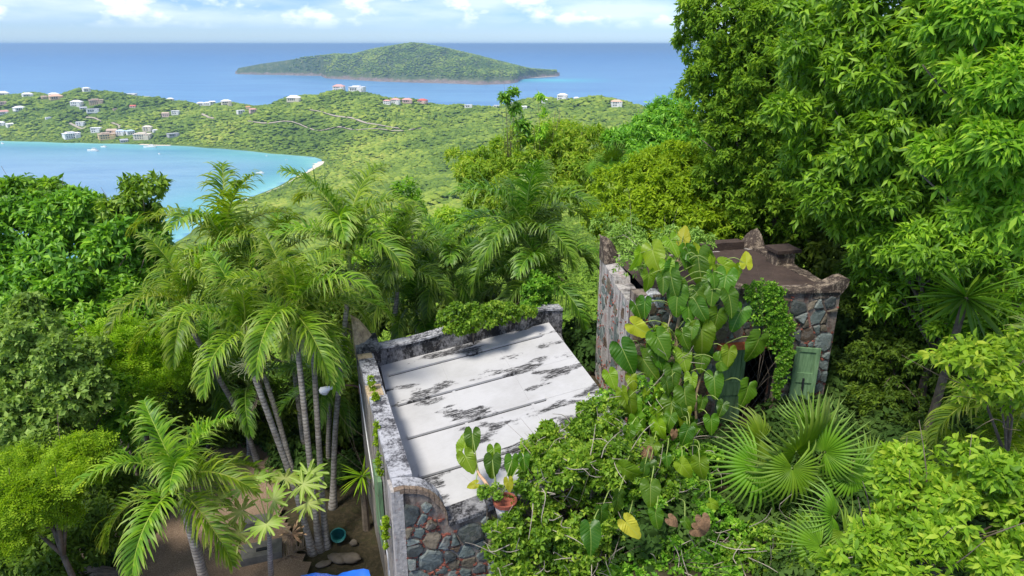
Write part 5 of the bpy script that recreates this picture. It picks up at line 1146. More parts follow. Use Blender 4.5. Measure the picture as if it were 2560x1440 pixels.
def frond_mesh(name, length, e0, e1, n, ll, seed, mat, droop=0.9, vup=0.35, dead=False):
    """a feather frond: base at the origin, growing along +X, rachis bending from elevation e0 to e1"""
    rs = np.random.RandomState(seed); K = 18; t = np.linspace(0, 1, K); el_ = np.radians(e0 + (e1 - e0) * t ** 1.25); ds = length / (K - 1)
    P = np.zeros((K, 3)); side_bend = rs.normal(0, 0.10)
    for i in range(1, K): P[i] = P[i - 1] + ds * np.array([math.cos(el_[i - 1]) * math.cos(side_bend * t[i]), math.cos(el_[i - 1]) * math.sin(side_bend * t[i] * 2), math.sin(el_[i - 1])])
    Vt, Ft = tube(P, np.linspace(0.022, 0.005, K) * length / 2.0, 5, False)
    Vs = [Vt]; Fs = [[f[0], f[1], f[2]] for f in Ft] + [[f[0], f[2], f[3]] for f in Ft]; nb_ = len(Vt); var = [np.full(nb_, 0.95)]; tip = [np.full(nb_, 0.5)]
    T_ = nrm(np.gradient(P, axis=0)); M_ = 6
    for i in range(n):
        s_ = 0.10 + 0.90 * (i + 0.5) / n; q = s_ * (K - 1); a = int(min(q, K - 2)); fr = q - a; p = P[a] * (1 - fr) + P[a + 1] * fr; tg = nrm(T_[a] * (1 - fr) + T_[min(a + 1, K - 1)] * fr)
        sd0 = nrm(np.cross(tg, [0, 0, 1.0])); up = np.cross(sd0, tg)
        for sd in (-1, 1):
            L_ = ll * (math.sin(math.pi * min(1, 0.18 + 0.80 * s_)) ** 0.6) * rs.uniform(0.72, 1.15); L_ = max(L_, ll * 0.3)
            fw = 0.45 + 0.75 * s_; d = nrm(sd0 * sd * 0.9 + tg * fw + up * (vup + 0.25 + rs.normal(0, 0.24)) + rs.normal(0, 0.13, 3)); w = 0.0165 * length / 2.0 * rs.uniform(0.85, 1.15)
            pts = [p.copy()]; dd = d.copy()
            for k in range(1, M_):
                pts.append(pts[-1] + dd * L_ / (M_ - 1)); dd = nrm(dd + np.array([0, 0, -droop * (0.10 + 0.34 * (k / M_) ** 1.5) * rs.uniform(0.3, 1.9)]) + rs.normal(0, 0.05, 3))
            pts = np.array(pts); wn_ = nrm(np.cross(nrm(np.gradient(pts, axis=0)), np.tile(up + sd0 * sd * -0.3, (M_, 1))))
            ww = w * np.array([0.5, 1.0, 1.05, 0.9, 0.6, 0.08])[:, None]
            V = np.stack([pts - wn_ * ww, pts + wn_ * ww], 1).reshape(-1, 3); b0 = nb_
            for k in range(M_ - 1): j = b0 + 2 * k; Fs += [[j, j + 1, j + 3], [j, j + 3, j + 2]]
            Vs.append(V); nb_ += len(V); var.append(np.full(len(V), np.clip(rs.normal(0.45, 0.28), 0, 1))); tip.append(np.repeat(np.array([0, 0, 0.02, 0.12, 0.35, 0.75]), 2) * rs.uniform(0.3, 1.5))  # leaflets lighten towards the tip, a sheen put into the colour
    me = mesh_np(name, np.concatenate(Vs), np.array(Fs), False); me.materials.append(mat)
    add_attr(me, 'var', np.concatenate(var)); add_attr(me, 'tip', np.concatenate(tip)); return me
FR = {}
def fronds_for(key, mat, length, ll, n, droop):
    FR[key] = [frond_mesh('frond', length * q, e0, e1, n, ll, 900 + i + len(FR) * 20, mat, droop) for i, (e0, e1, q) in enumerate([(82, 15, 0.95), (70, -30, 1.0), (60, -55, 1.05), (48, -72, 1.05), (36, -80, 1.05), (20, -85, 1.0), (2, -88, 0.95), (-22, -90, 0.9)])]
fronds_for('light', G_PALM, 1.95, 0.56, 60, 1.7); fronds_for('deep', G_PALMD, 2.05, 0.62, 60, 1.7)
SPEAR = mesh_np('spear_leaf', *[np.asarray(a) if i == 0 else a for i, a in enumerate(tube([(0, 0, 0), (0, 0, 0.5), (0, 0, 1.1)], [0.022, 0.015, 0.003], 5))]); SPEAR.materials.append(M_SHAFT)
def panicle_mesh(seed):
    rs = np.random.RandomState(seed); m = MB()
    for _ in range(46):
        d = nrm(rs.randn(3) * [1, 1, 0.6] + [0.9, 0, -0.25]); a = np.zeros(3); b = d * rs.uniform(0.12, 0.3); c = b + nrm(d + rs.normal(0, 0.7, 3)) * rs.uniform(0.08, 0.2)
        m.tube([a, b, c], [0.007, 0.005, 0.004], 4, False)
    me = mesh_np('flower_stalk', np.concatenate(m.v), m.f); me.materials.append(M_PAN); return me
M_PAN = plain('pale_flower_stalk', (0.42, 0.44, 0.24), 0.7, 0.2, 8.0)
PANS = [panicle_mesh(i) for i in (1, 2)]
def palm(label, crown, base, key='light', nf=11, seed=0, scale=1.0, r=0.066, shaft=0.65, bend=0.25, spear=True, pan=0, trunk=True, group='feather palms round the stone house'):
    rs = np.random.RandomState(seed); crown = np.array(crown, float); base = np.array(base, float); t = thing('palm_tree', label, 'palm', base, group)
    sh0_ = crown - np.array([0, 0, shaft * scale]); lean = (sh0_ - base) * [1, 1, 0]
    if trunk:
        pts = curve([base - [0, 0, 0.15], base + (sh0_ - base) * 0.35 + lean * -bend * 0.35, base + (sh0_ - base) * 0.7 - lean * bend * 0.2, sh0_ + [0, 0, 0.02]], 26)
        rr = r * np.linspace(1.05, 0.85, 26); rr[:4] *= np.array([1.9, 1.6, 1.3, 1.1]); rr *= 1 + 0.03 * (np.arange(26) % 2)
        MB().tube(pts, rr, 10).obj('trunk', M_PTRUNK, t, True)
    MB().tube(curve([sh0_, (sh0_ + crown) / 2, crown + [0, 0, 0.12]], 8), r * np.array([0.9, 1.0, 0.95, 0.85, 0.7, 0.58, 0.48, 0.38]), 10).obj('crownshaft', M_SHAFT, t, True)
    a0 = rs.uniform(0, 6.28)
    for i in range(nf):
        k = int(min(7, i / nf * 8)); a = a0 + i * 2.39996 + rs.normal(0, 0.12); s_ = scale * rs.uniform(0.92, 1.08)
        M = Matrix.Translation(Vector(crown - np.array([0, 0, 0.10 * i / nf]))) @ Matrix.Rotation(a, 4, 'Z') @ Matrix.Rotation(rs.normal(0, 0.10), 4, 'X') @ Matrix.Rotation(rs.normal(0, 0.08), 4, 'Y') @ Matrix.Scale(s_, 4)
        inst('frond', FR[key][k], M, t)
    if spear: inst('spear_leaf', SPEAR, Matrix.Translation(Vector(crown)) @ Matrix.Rotation(rs.normal(0, 0.06), 4, 'X') @ Matrix.Scale(scale, 4), t)
    for i in range(pan):
        inst('flower_stalk', PANS[i % 2], Matrix.Translation(Vector(sh0_ + [0, 0, -0.02])) @ Matrix.Rotation(rs.uniform(0, 6.28), 4, 'Z') @ Matrix.Scale(scale, 4), t)
    return t
def gbase(u, v, y): p = PX(u, v, y); return (p[0], p[1], H1(p[0], p[1]))
palm('feather palm with its green shaft in the middle of the clump', PX(733, 772, 13.0), gbase(800, 1385, 12.2), nf=11, seed=1, scale=1.05, pan=3, spear=False)
palm('feather palm leaning left, foremost left trunk of the clump', PX(612, 832, 12.8), gbase(782, 1365, 12.1), nf=9, seed=2, scale=1.02, pan=2, spear=False)
palm('feather palm whose trunk bends close beside the middle one', PX(775, 800, 13.8), gbase(818, 1390, 12.3), nf=8, seed=3, pan=2, spear=False)
palm('tall feather palm with a spear leaf against the bay', PX(568, 625, 16.8), gbase(745, 1240, 14.6), nf=12, seed=4, pan=0, scale=1.32)
palm('tall feather palm with a spear leaf in front of the valley', PX(868, 605, 16.2), gbase(832, 1290, 13.6), nf=12, seed=5, scale=1.3, pan=1)
palm('feather palm between the tall pair, crown half hidden', PX(700, 640, 17.5), gbase(770, 1200, 15.2), nf=8, seed=6, scale=1.0, spear=False)
palm('feather palm drooping low at the left of the clump', PX(470, 760, 14.5), gbase(640, 1100, 15.5), nf=10, seed=7, scale=1.08, spear=False)
palm('feather palm crown right of the tall one, over the parapet', PX(990, 670, 17.0), gbase(960, 1000, 17.0), 'deep', 11, 8)
palm('deep green palm behind the rear parapet of the white roof', PX(1130, 680, 18.5), gbase(1120, 950, 18.0), 'deep', 12, 9)
palm('biggest deep green palm right of the middle, before the light tree', PX(1315, 575, 18.2), gbase(1330, 850, 18.4), 'deep', 13, 10, scale=1.22, r=0.09)
palm('deep green palm tucked under the biggest one', PX(1350, 690, 17.6), gbase(1350, 900, 17.5), 'deep', 11, 11, scale=1.05, spear=False)
palm('low deep green palm behind the rounded vine clump', PX(1270, 700, 19.0), gbase(1270, 900, 18.6), 'deep', 11, 12, spear=False)
palm('low palm filling the gap left of the rear parapet', PX(1040, 770, 18.0), gbase(1030, 950, 17.5), 'deep', 10, 13, spear=False)
palm('young palm in the shade behind the bent trunks', PX(620, 960, 15.6), gbase(620, 1120, 15.8), 'deep', 9, 14, scale=0.85, spear=False)
palm('young palm in the shade beside the house wall', PX(820, 960, 15.4), gbase(820, 1150, 15.4), 'deep', 9, 15, scale=0.8, spear=False)
palm('low palm in the dark left of the trunks', PX(520, 900, 16.5), gbase(520, 1080, 16.8), 'deep', 9, 16, scale=0.9, spear=False)
palm('stout palm with widely spread fronds over the gravel yard', PX(452, 1215, 10.4), gbase(520, 1475, 10.6), 'light', 12, 21, scale=1.0, r=0.095, shaft=0.45, bend=0.1, spear=False)
palm('low areca palm under the right-hand branch of pale leaves', PX(2560, 1010, 8.6), gbase(2600, 1120, 8.6), 'light', 10, 22, scale=0.85, spear=False, trunk=False)
palm('low areca palm behind the pale lime bush', PX(2480, 1130, 8.4), gbase(2500, 1230, 8.4), 'light', 9, 23, scale=0.72, spear=False, trunk=False)
def dead_frond(label, p, M, scale=1.0):
    me = FRD; o = bpy.data.objects.new('dead_frond', me); COL.objects.link(o); o.matrix_basis = Matrix.Translation(Vector(p)) @ M @ Matrix.Scale(scale, 4); return meta(o, label, 'frond')
FRD = frond_mesh('dead_frond', 1.6, 20, -25, 30, 0.4, 77, M_DEADF, 1.2)
q = PZ(690, 1400, -10.3); dead_frond('dead brown palm frond lying on the gravel by the trunks', (q[0], q[1], H1(q[0], q[1]) + 0.12), Matrix.Rotation(0.75, 4, 'Z') @ Matrix.Rotation(0.2, 4, 'Y'))
q = PX(632, 880, 13.2); dead_frond('dead brown frond hanging beside the leftmost bent trunk', q, Matrix.Rotation(0.5, 4, 'Z') @ Matrix.Rotation(1.72, 4, 'Y'), 0.85)
q = PX(868, 800, 15.6); dead_frond('dead brown frond hanging under the tall palm by the house', q, Matrix.Rotation(-0.5, 4, 'Z') @ Matrix.Rotation(1.65, 4, 'Y'), 0.75)
q = PX(1395, 690, 17.0); dead_frond('dead grey frond curling down right of the biggest palm', q, Matrix.Rotation(0.2, 4, 'Z') @ Matrix.Rotation(1.15, 4, 'Y'), 0.9)

# ------------------------------------------------------------------ papaya
G_PAP = leafmat('papaya_green', (0.119, 0.242, 0.017), (0.214, 0.363, 0.029), (0.333, 0.473, 0.058), 0.42, 0.45, 0.4, vein=(0.50, 0.58, 0.22))
def papaya_leaf(seed, mat, crumple=0.0):
    rs = np.random.RandomState(seed); V = [(0, 0, 0)]; vein = [1.0]; Fc = []; nl = 8
    pat = [(-0.5, 0.20), (-0.40, 0.52), (-0.32, 0.40), (-0.23, 0.74), (-0.15, 0.62), (-0.08, 0.90), (0, 1.0), (0.08, 0.90), (0.15, 0.62), (0.23, 0.74), (0.32, 0.40), (0.40, 0.52)]
    for i in range(nl):
        c0 = -math.radians(155) + math.radians(310) * (i + 0.5) / nl; Ln = (0.72 + 0.28 * math.cos(c0 * 0.5)) * rs.uniform(0.9, 1.1)
        for da, r in pat:
            an = c0 + da * math.radians(310) / nl * 1.0; r = r * Ln * rs.uniform(0.92, 1.08) * 0.5
            V.append((r * math.cos(an), r * math.sin(an), -0.5 * r * r + (0.05 if abs(da) < 0.2 else -0.02) + rs.normal(0, 0.012 + crumple) - crumple * 3 * r)); vein.append(0.75 if da == 0 else 0.0)
    m = len(V) - 1
    Fc = [(0, i, i + 1) for i in range(1, m)]
    me = mesh_np('leaf', np.array(V), np.array(Fc)); me.materials.append(mat); add_attr(me, 'var', np.full(len(V), rs.uniform(0.3, 0.8))); add_attr(me, 'vein', np.array(vein)); return me
PAP = [papaya_leaf(i, G_PAP) for i in range(4)]; M_DRYLEAF = plain('dry_tan_leaf', (0.42, 0.27, 0.15), 0.9, 0.25, 8.0); PAPD = papaya_leaf(9, M_DRYLEAF, 0.07)
M_PSTEM = plain('pale_green_stalk', (0.26, 0.34, 0.08), 0.6, 0.12, 5.0)
yp = 10.5; pb = PZ(679, 1475, -10.45); pap = thing('papaya_tree', 'young papaya tree with star-shaped leaves beside the gravel yard', 'tree', (pb[0], pb[1], H1(pb[0], pb[1])))
apex = PX(672, 1318, yp - 0.15)
MB().tube(curve([pb - [0, 0, 0.1], (pb + apex) / 2, apex], 14), np.linspace(0.062, 0.04, 14), 9).obj('trunk', M_PTRUNK, pap, True)
for i, (u, v, s_, dy) in enumerate([(607, 1218, 0.72, 0.1), (636, 1198, 0.8, 0.4), (666, 1190, 0.8, 0.6), (713, 1196, 0.8, 0.5), (771, 1185, 0.85, 0.3), (757, 1210, 0.85, 0.0), (683, 1250, 0.85, -0.1), (768, 1257, 0.8, -0.2), (603, 1277, 0.85, -0.2), (666, 1310, 0.85, -0.55), (598, 1332, 0.85, -0.5), (548, 1248, 0.7, 0.0)]):
    p = PX(u, v, yp + dy); out_ = nrm((p - apex) * [1, 1, 0.3]); lf_ = inst('leaf', PAP[i % 4], frameM(p, out_ + [0, 0, -0.25], np.array([0, -0.35, 1.0]) + out_ * 0.35) @ Matrix.Scale(s_, 4), pap)
    MB().tube(curve([apex, (apex + p) / 2 + [0, 0, 0.06], p], 7), [0.011, 0.01, 0.009, 0.009, 0.008, 0.007, 0.006], 5).obj('leaf_stalk', M_PSTEM, pap)
for u, v, dy in ((730, 1333, -0.3), (541, 1365, -0.3)):
    p = PX(u, v, yp + dy); inst('dead_leaf', PAPD, frameM(p, np.array([0.3 if u > 600 else -0.1, -0.3, -0.75]), np.array([0.2, -0.8, 0.6])) @ Matrix.Scale(0.52 if u > 600 else 0.4, 4), pap)
    MB().tube(curve([apex, (apex + p) / 2 + [0, 0, 0.1], p], 7), 0.006, 5).obj('dead_stalk', M_TWIG, pap)

# ------------------------------------------------------------------ heart-leaved climber on the tower
G_ELE = leafmat('heart_leaf_green', (0.036, 0.105, 0.006), (0.085, 0.205, 0.008), (0.24, 0.37, 0.014), 0.42, 0.30, 0.6, vein='heart')
G_ELY = leafmat('heart_leaf_yellow', (0.238, 0.300, 0.015), (0.389, 0.420, 0.022), (0.562, 0.500, 0.053), 0.48, 0.38, 0.45, vein='heart')
def heart_leaf(seed, mat, var):
    rs = np.random.RandomState(seed); na, nr_ = 57, 9; V = []; cur = rs.uniform(0.2, 0.95); fold = rs.uniform(0.05, 0.60); wv = rs.uniform(0, 6.28); amp = rs.uniform(0.012, 0.024); wide = rs.uniform(0.86, 1.06)
    for j in range(nr_):
        for i in range(na):
            ph = math.radians(-169 + 338 * i / (na - 1)); ap = abs(ph)
            R_ = np.interp(ap, [0, 0.12, 0.35, 0.7, 1.2, 1.8, 2.3, 2.7, 2.95], [0.82, 0.76, 0.62, 0.48, 0.405, 0.40, 0.41, 0.37, 0.20]) * (1 + 0.022 * math.cos(ph * 21 + wv) + rs.normal(0, 0.008) * (j == nr_ - 1))
            r = R_ * (j + 0.08) / (nr_ - 0.92); x, y = r * math.cos(ph), r * math.sin(ph) * wide
            z = amp * math.cos(2 * math.pi * 8.5 * (x + 1 - 0.62 * abs(y))) * min(1, abs(y) * 8) - cur * x * abs(x) * 0.8 + fold * abs(y) * 0.7 - 0.55 * y * y + 0.06 * math.sin(ph * 5 + wv) * (j / nr_) ** 2
            V.append((x, y, z))
    V = np.array(V); me = mesh_np('leaf', V, grid_faces(nr_, na), True); me.materials.append(mat); add_attr(me, 'var', np.full(len(V), var)); add_attr(me, 'cx', V[:, 0]); add_attr(me, 'cy', V[:, 1]); return me
HL = [heart_leaf(i, G_ELE, v) for i, v in enumerate([0.1, 0.25, 0.4, 0.5, 0.65, 0.8, 0.95])]; HLY = [heart_leaf(20 + i, G_ELY, v) for i, v in enumerate([0.2, 0.55, 0.9])]; HLD = [heart_leaf(30, plain('dead_brown_leaf', (0.19, 0.11, 0.055), 0.9, 0.3, 8.0), 0.5)]
climb = thing('heart_leaf_climber', 'climbing plant with huge heart-shaped leaves covering the tower corner', 'plant', (3.4, 12.2, TZ))
M_STEM = plain('climber_stem', (0.30, 0.22, 0.13), 0.9, 0.25, 7.0)
spine = [(1690, 1200, 11.4), (1685, 1060, 11.9), (1700, 960, 12.2), (1690, 860, 12.4), (1700, 770, 12.6), (1690, 690, 12.9), (1700, 620, 13.2)]
spine_w = curve([PX(*p) for p in spine], 40)
MB().tube(spine_w, np.linspace(0.05, 0.03, 40), 7).obj('stem', M_STEM, climb, True)
for du, dv in ((40, 0), (-35, 10), (75, 30)):
    MB().tube(curve([PX(u + du * (0.3 + 0.7 * abs(math.sin(v * 0.02))), v + dv, y - 0.05) for u, v, y in spine[:5]], 24), np.linspace(0.032, 0.016, 24), 6).obj('stem', M_STEM, climb, True)
def z2(x, y): return 1440 + x / 2.571, 540 + y / 2.571
def z6(x, y): return 1450 + x / 3.69, 1050 + y / 3.69
EL = []   # u, v (leaf middle), length px, tip direction degrees (0 = straight down, + towards the right), kind
for x, y, L_, an, k in [(790, 310, 260, 4, 1), (650, 530, 235, -6, 3), (780, 520, 195, 4, 2), (880, 450, 225, -12, 2), (960, 415, 225, -18, 3), (905, 660, 190, -8, 3), (810, 775, 235, 2, 4), (1160, 830, 240, -22, 3), (1095, 290, 140, 172, 'y'), (540, 810, 200, 25, 4), (400, 720, 190, 60, 'y'),
                        (315, 890, 240, 22, 1), (450, 950, 225, 28, 2), (520, 870, 200, 15, 2), (690, 910, 170, 10, 5), (620, 1020, 190, 2, 1), (705, 1180, 235, 6, 1), (520, 1310, 240, 3, 4), (610, 1230, 210, -12, 3), (370, 1230, 200, 15, 3), (890, 1070, 195, 0, 2), (1100, 1130, 225, -20, 3), (950, 930, 190, 95, 4),
                        (725, 610, 150, 5, 2), (990, 540, 190, 10, 1), (1045, 640, 200, -28, 2), (500, 260, 235, 5, 6), (590, 330, 160, 12, 4), (620, 180, 160, 20, 6), (690, 130, 150, 170, 'y'), (410, 260, 170, -10, 6), (870, 1330, 160, 3, 2), (730, 1380, 160, -8, 3), (400, 1330, 170, 18, 3), (840, 870, 150, 10, 0), (690, 780, 160, 15, 3),
                        (225, 1040, 160, 20, 5), (300, 1150, 140, 10, 5), (340, 1400, 150, 0, 2), (250, 1350, 150, 5, 3), (740, 1060, 140, -5, 6), (1020, 355, 130, -5, 4), (880, 285, 130, 170, 6), (530, 1130, 130, -20, 6), (810, 1200, 130, -10, 1), (455, 1150, 110, 5, 6), (560, 420, 150, 0, 1), (470, 400, 150, 5, 4), (780, 230, 150, 165, 6), (940, 1230, 140, -25, 0)]:
    EL.append((*z2(x, y), L_ / 2.571, an, k))
for x, y, L_, an, k in [(350, 750, 260, -3, 0), (650, 660, 290, -3, 3), (700, 900, 250, 3, 2), (460, 980, 300, 48, 'y'), (100, 1060, 380, 4, 0), (1090, 340, 250, -50, 5), (980, 130, 240, -20, 0), (800, 360, 170, 5, 1), (980, 950, 160, 30, 1), (1230, 780, 190, 60, 5), (200, 870, 260, 5, 0), (520, 120, 220, 25, 4), (720, 60, 260, 2, 4), (620, 320, 200, 10, 'd'), (1140, 940, 210, 15, 'd'), (1090, 1020, 180, 70, 'd'), (850, 930, 150, 60, 'd'), (870, 130, 120, 0, 'd')]:
    EL.append((*z6(x, y), L_ / 3.69, an, k))
rnd = random.Random(12)
for k in range(34):       # a back layer of leaves half hidden behind the big ones
    t_ = rnd.random(); EL.append((1690 + rnd.gauss(0, 62) - 40 * t_, 640 + 560 * t_ + rnd.gauss(0, 20), rnd.uniform(48, 80), rnd.gauss(0, 28), rnd.choice([0, 0, 1, 1, 2, 3, 4, 6])))
for i, (u, v, L_, an, k) in enumerate(EL):
    dep = float(np.interp(v, [570, 650, 760, 900, 1050, 1130, 1200, 1400], [13.3, 12.85, 12.35, 12.1, 11.2, 9.9, 8.85, 7.95])) + rnd.uniform(-0.22, 0.12)
    L_m = sz(L_, dep) * rnd.uniform(0.86, 1.06); a = math.radians(an)
    side = np.array([1.0, 0, 0]); dn = nrm(np.array([0, -0.55, -0.85])); tipd = nrm(dn * math.cos(a) + side * math.sin(a) + np.array([0, rnd.gauss(0, 0.15), rnd.gauss(0, 0.08)]))
    nr2 = np.array([rnd.gauss(-0.1, 0.34), -0.80, 0.5 + rnd.gauss(0, 0.28)])
    p = PX(u, v, dep) - tipd * L_m * 0.16
    me = rnd.choice(HLY) if k == 'y' else HLD[0] if k == 'd' else HL[min(6, max(0, k + rnd.choice([-1, 0, 0, 1])))]
    o = inst('leaf', me, frameM(p, tipd, nr2) @ Matrix.Scale(L_m / 1.08, 4), climb)
    if k == 'd': o.name = 'dead_leaf'; continue
    if i % 1 == 0:
        j = int(np.argmin(np.abs(spine_w[:, 2] - (p[2] - 0.25)))); s0_ = spine_w[j]; gap_ = np.linalg.norm(s0_ - p); s0_ = s0_ if gap_ < 0.95 else p + nrm(s0_ - p) * 0.55 + np.array([0, 0.22, -0.12]); midp = (s0_ + p) / 2 + np.array([0, -0.10, 0.16 + 0.1 * rnd.random()])
        MB().tube(curve([s0_, midp, p - nrm(nr2) * 0.01], 8), np.linspace(0.010, 0.006, 8), 5).obj('leaf_stalk', M_PSTEM, climb)
# a second one in a pot on the white roof
po = PX(1262, 1222, 9.15); potz = roofz(po[:2]); pot = thing('flower_pot', 'white-painted terracotta pot of soil on the front edge of the white roof', 'pot', (po[0], po[1], potz))
M_POT = weathered('whitewashed_terracotta', (0.66, 0.63, 0.60), (0.40, 0.20, 0.14), 0.52, 0.66, 5.0, 0.7); M_RIM = plain('terracotta', (0.30, 0.085, 0.05), 0.85, 0.2, 8.0)
MB().tube([po * [1, 1, 0] + [0, 0, potz + z_] for z_ in (0.0, 0.15, 0.30)], [0.12, 0.15, 0.175], 20).obj('body', M_POT, pot, True)
kk = 20; V = []; 
for rr_, zz_ in ((0.19, 0.27), (0.20, 0.335), (0.165, 0.335), (0.160, 0.305), (0.0001, 0.302)):
    for j in range(kk): V.append((po[0] + rr_ * math.cos(6.2832 * j / kk), po[1] + rr_ * math.sin(6.2832 * j / kk), potz + zz_))
obj('rim', V, [[i * kk + j, i * kk + (j + 1) % kk, (i + 1) * kk + (j + 1) % kk, (i + 1) * kk + j] for i in range(4) for j in range(kk)], M_RIM, pot)
pl = thing('heart_leaf_plant', 'small heart-leaved plant leaning out beside the pot on the white roof', 'plant', (po[0] - 0.25, po[1] + 0.1, potz))
root_ = np.array([po[0] - 0.12, po[1] + 0.02, potz + 0.25]); bend_ = PX(1195, 1180, 9.55)
MB().tube(curve([root_, PX(1215, 1208, 9.3), bend_, PX(1187, 1135, 9.7)], 14), np.linspace(0.035, 0.018, 14), 7).obj('stem', plain('pinkish_stem', (0.52, 0.33, 0.20), 0.7, 0.15, 6.0), pl, True)
for u, v, y, L_, an, k in ((1181, 1096, 9.75, 66, 0, 1), (1162, 1110, 9.8, 60, 170, 5), (1168, 1150, 9.6, 66, 25, 5), (1231, 1160, 9.4, 66, 0, 0), (1236, 1130, 9.6, 50, 10, 4), (1280, 1160, 9.5, 60, 0, 2), (1310, 1150, 9.6, 50, 10, 1), (1185, 1212, 9.35, 34, -70, 'y'), (1272, 1208, 8.95, 40, 10, 'y')):
    L_m = sz(L_, y); a = math.radians(an); tipd = nrm(np.array([math.sin(a), -0.5 * math.cos(a), -0.85 * math.cos(a)])); p = PX(u, v, y) - tipd * L_m * 0.16
    inst('leaf', HLY[1] if k == 'y' else HL[k], frameM(p, tipd, np.array([rnd.gauss(0, 0.3), -0.8, 0.6])) @ Matrix.Scale(L_m, 4), pl)
    MB().tube(curve([bend_ if u < 1215 else root_, (bend_ + p) / 2 + [0, 0, 0.04] if u < 1215 else (root_ + p) / 2, p], 6), 0.009, 5).obj('leaf_stalk', M_PSTEM, pl)
tree('pot_plant', 'low leafy plant with blue bits beside the pot on the roof', 'plant', LB_((1208, 1232, 9.1, 22, 10), (1230, 1228, 9.1, 20, 10)), 141, G_VINE, OV, 0.06, 5, 90, 0.08, 0.008, base=(PX(1215, 1240, 9.1)[0], PX(1215, 1240, 9.1)[1], roofz(PX(1215, 1240, 9.1)[:2])))

# ------------------------------------------------------------------ fan palms
G_FAN = leafmat('fan_palm_green', (0.081, 0.187, 0.009), (0.149, 0.297, 0.014), (0.253, 0.407, 0.031), 0.40, 0.36, 0.5, tip=(0.30, 0.40, 0.12))
def fan_leaf(seed, mat, cup=0.15, droop=0.5, spread=290, nseg=32):
    rs = np.random.RandomState(seed); V = []; Fc = []; tip = []; var = []
    for i in range(nseg):
        an = math.radians(-spread / 2 + spread * (i + 0.5) / nseg); da = math.radians(spread) / nseg / 2; Ln = (0.80 + 0.20 * math.cos(an * 0.6)) * rs.uniform(0.84, 1.08); b = len(V)
        for r, wf, dz in ((0.04, 1.0, 0.0), (0.25, 1.0, 0.0), (0.44, 0.95, -0.02), (0.66, 0.55, -0.09), (0.86, 0.34, -0.27), (1.06, 0.03, -0.60)):
            rr_ = r * Ln; zz = cup * rr_ * (1 - rr_) * 2.0 + dz * droop * rs.uniform(0.7, 1.3); fold = 0.022 * min(1, r * 3)
            for sgn, f_ in ((-1, -fold), (0, fold), (1, -fold)):
                aa = an + sgn * da * wf * (1 if r < 0.45 else 0.46 / max(rr_, 0.1)); V.append((rr_ * math.cos(aa), rr_ * math.sin(aa), zz + f_ * (1 if wf > 0.1 else 0))); tip.append(max(0, r - 0.55) * 1.6); var.append(0.5 + 0.3 * sgn * 0)
        for k in range(5):
            q_ = b + 3 * k; Fc += [(q_, q_ + 1, q_ + 4), (q_, q_ + 4, q_ + 3), (q_ + 1, q_ + 2, q_ + 5), (q_ + 1, q_ + 5, q_ + 4)]
    me = mesh_np('leaf', np.array(V), np.array(Fc)); me.materials.append(mat); add_attr(me, 'var', np.clip(np.array(var) + rs.normal(0, 0.12, nseg).repeat(18), 0, 1)); add_attr(me, 'tip', np.array(tip)); return me
FAN = [fan_leaf(i, G_FAN, 0.15, dr) for i, dr in enumerate([0.25, 0.55, 0.8, 1.0])]
def fan_palm(label, hubs, base, seed):
    t = thing('fan_palm', label, 'palm', base, 'fan palms among the shrubs'); rs = np.random.RandomState(seed); c = np.array(base, float) + [0, 0, 0.25]
    MB().tube([np.array(base) - [0, 0, 0.1], c, c + [0, 0, 0.25]], [0.12, 0.11, 0.07], 8).obj('trunk', M_BARK, t)
    for u, v, y, rpx, tx, tz, ny_, k in hubs:
        p = PX(u, v, y); o_ = inst('leaf', FAN[k], frameM(p, np.array([tx, -0.35, tz]), np.array([rs.normal(0, 0.15), -ny_, 0.65])) @ Matrix.Scale(sz(rpx, y) * 1.1, 4), t)
        MB().tube(curve([c, (c + p) / 2 + [0, 0, 0.12], p], 8), np.linspace(0.018, 0.009, 8), 5).obj('leaf_stalk', M_PSTEM, t)
    return t
b_ = PX(1990, 1230, 10.6)
fan_palm('large fan palm with round pleated leaves below the tower door', [(1990, 1128, 10.0, 165, 0.0, 1.0, 0.75, 0), (1893, 1165, 9.8, 135, -0.55, -0.6, 0.7, 3), (1980, 1170, 9.5, 125, -0.05, -0.9, 0.7, 3), (2130, 1180, 9.8, 120, 0.35, -0.8, 0.7, 2), (2062, 1130, 9.9, 115, 0.6, 0.75, 0.8, 1), (2030, 1060, 10.6, 92, 0.2, 1.0, 0.8, 1), (2180, 1145, 10.2, 75, 0.8, 0.3, 0.6, 2), (1900, 1100, 10.6, 100, -0.8, 0.4, 0.7, 1), (2090, 1200, 10.0, 110, 0.5, -0.6, 0.7, 3)], (b_[0], b_[1], H1(b_[0], b_[1])), 3)
b_ = PX(2080, 1440, 8.6)
fan_palm('smaller fan palm half hidden behind the pale lime bush', [(2052, 1365, 8.2, 125, -0.8, -0.5, 0.7, 3), (2080, 1290, 8.6, 100, -0.6, 0.5, 0.7, 2), (2110, 1330, 8.4, 100, 0.4, -0.4, 0.7, 2)], (b_[0], b_[1], H1(b_[0], b_[1])), 4)
b_ = PX(1520, 440, 26.0)
fan_palm('distant pale fan palm over the round yellow-green bush', [(1520, 408, 26, 42, 0.1, -1.0, 0.8, 2), (1490, 420, 26, 36, -0.6, -0.7, 0.8, 3), (1530, 395, 26, 40, 0.3, 1.0, 0.8, 0)], (b_[0], b_[1], H1(b_[0], b_[1])), 5)
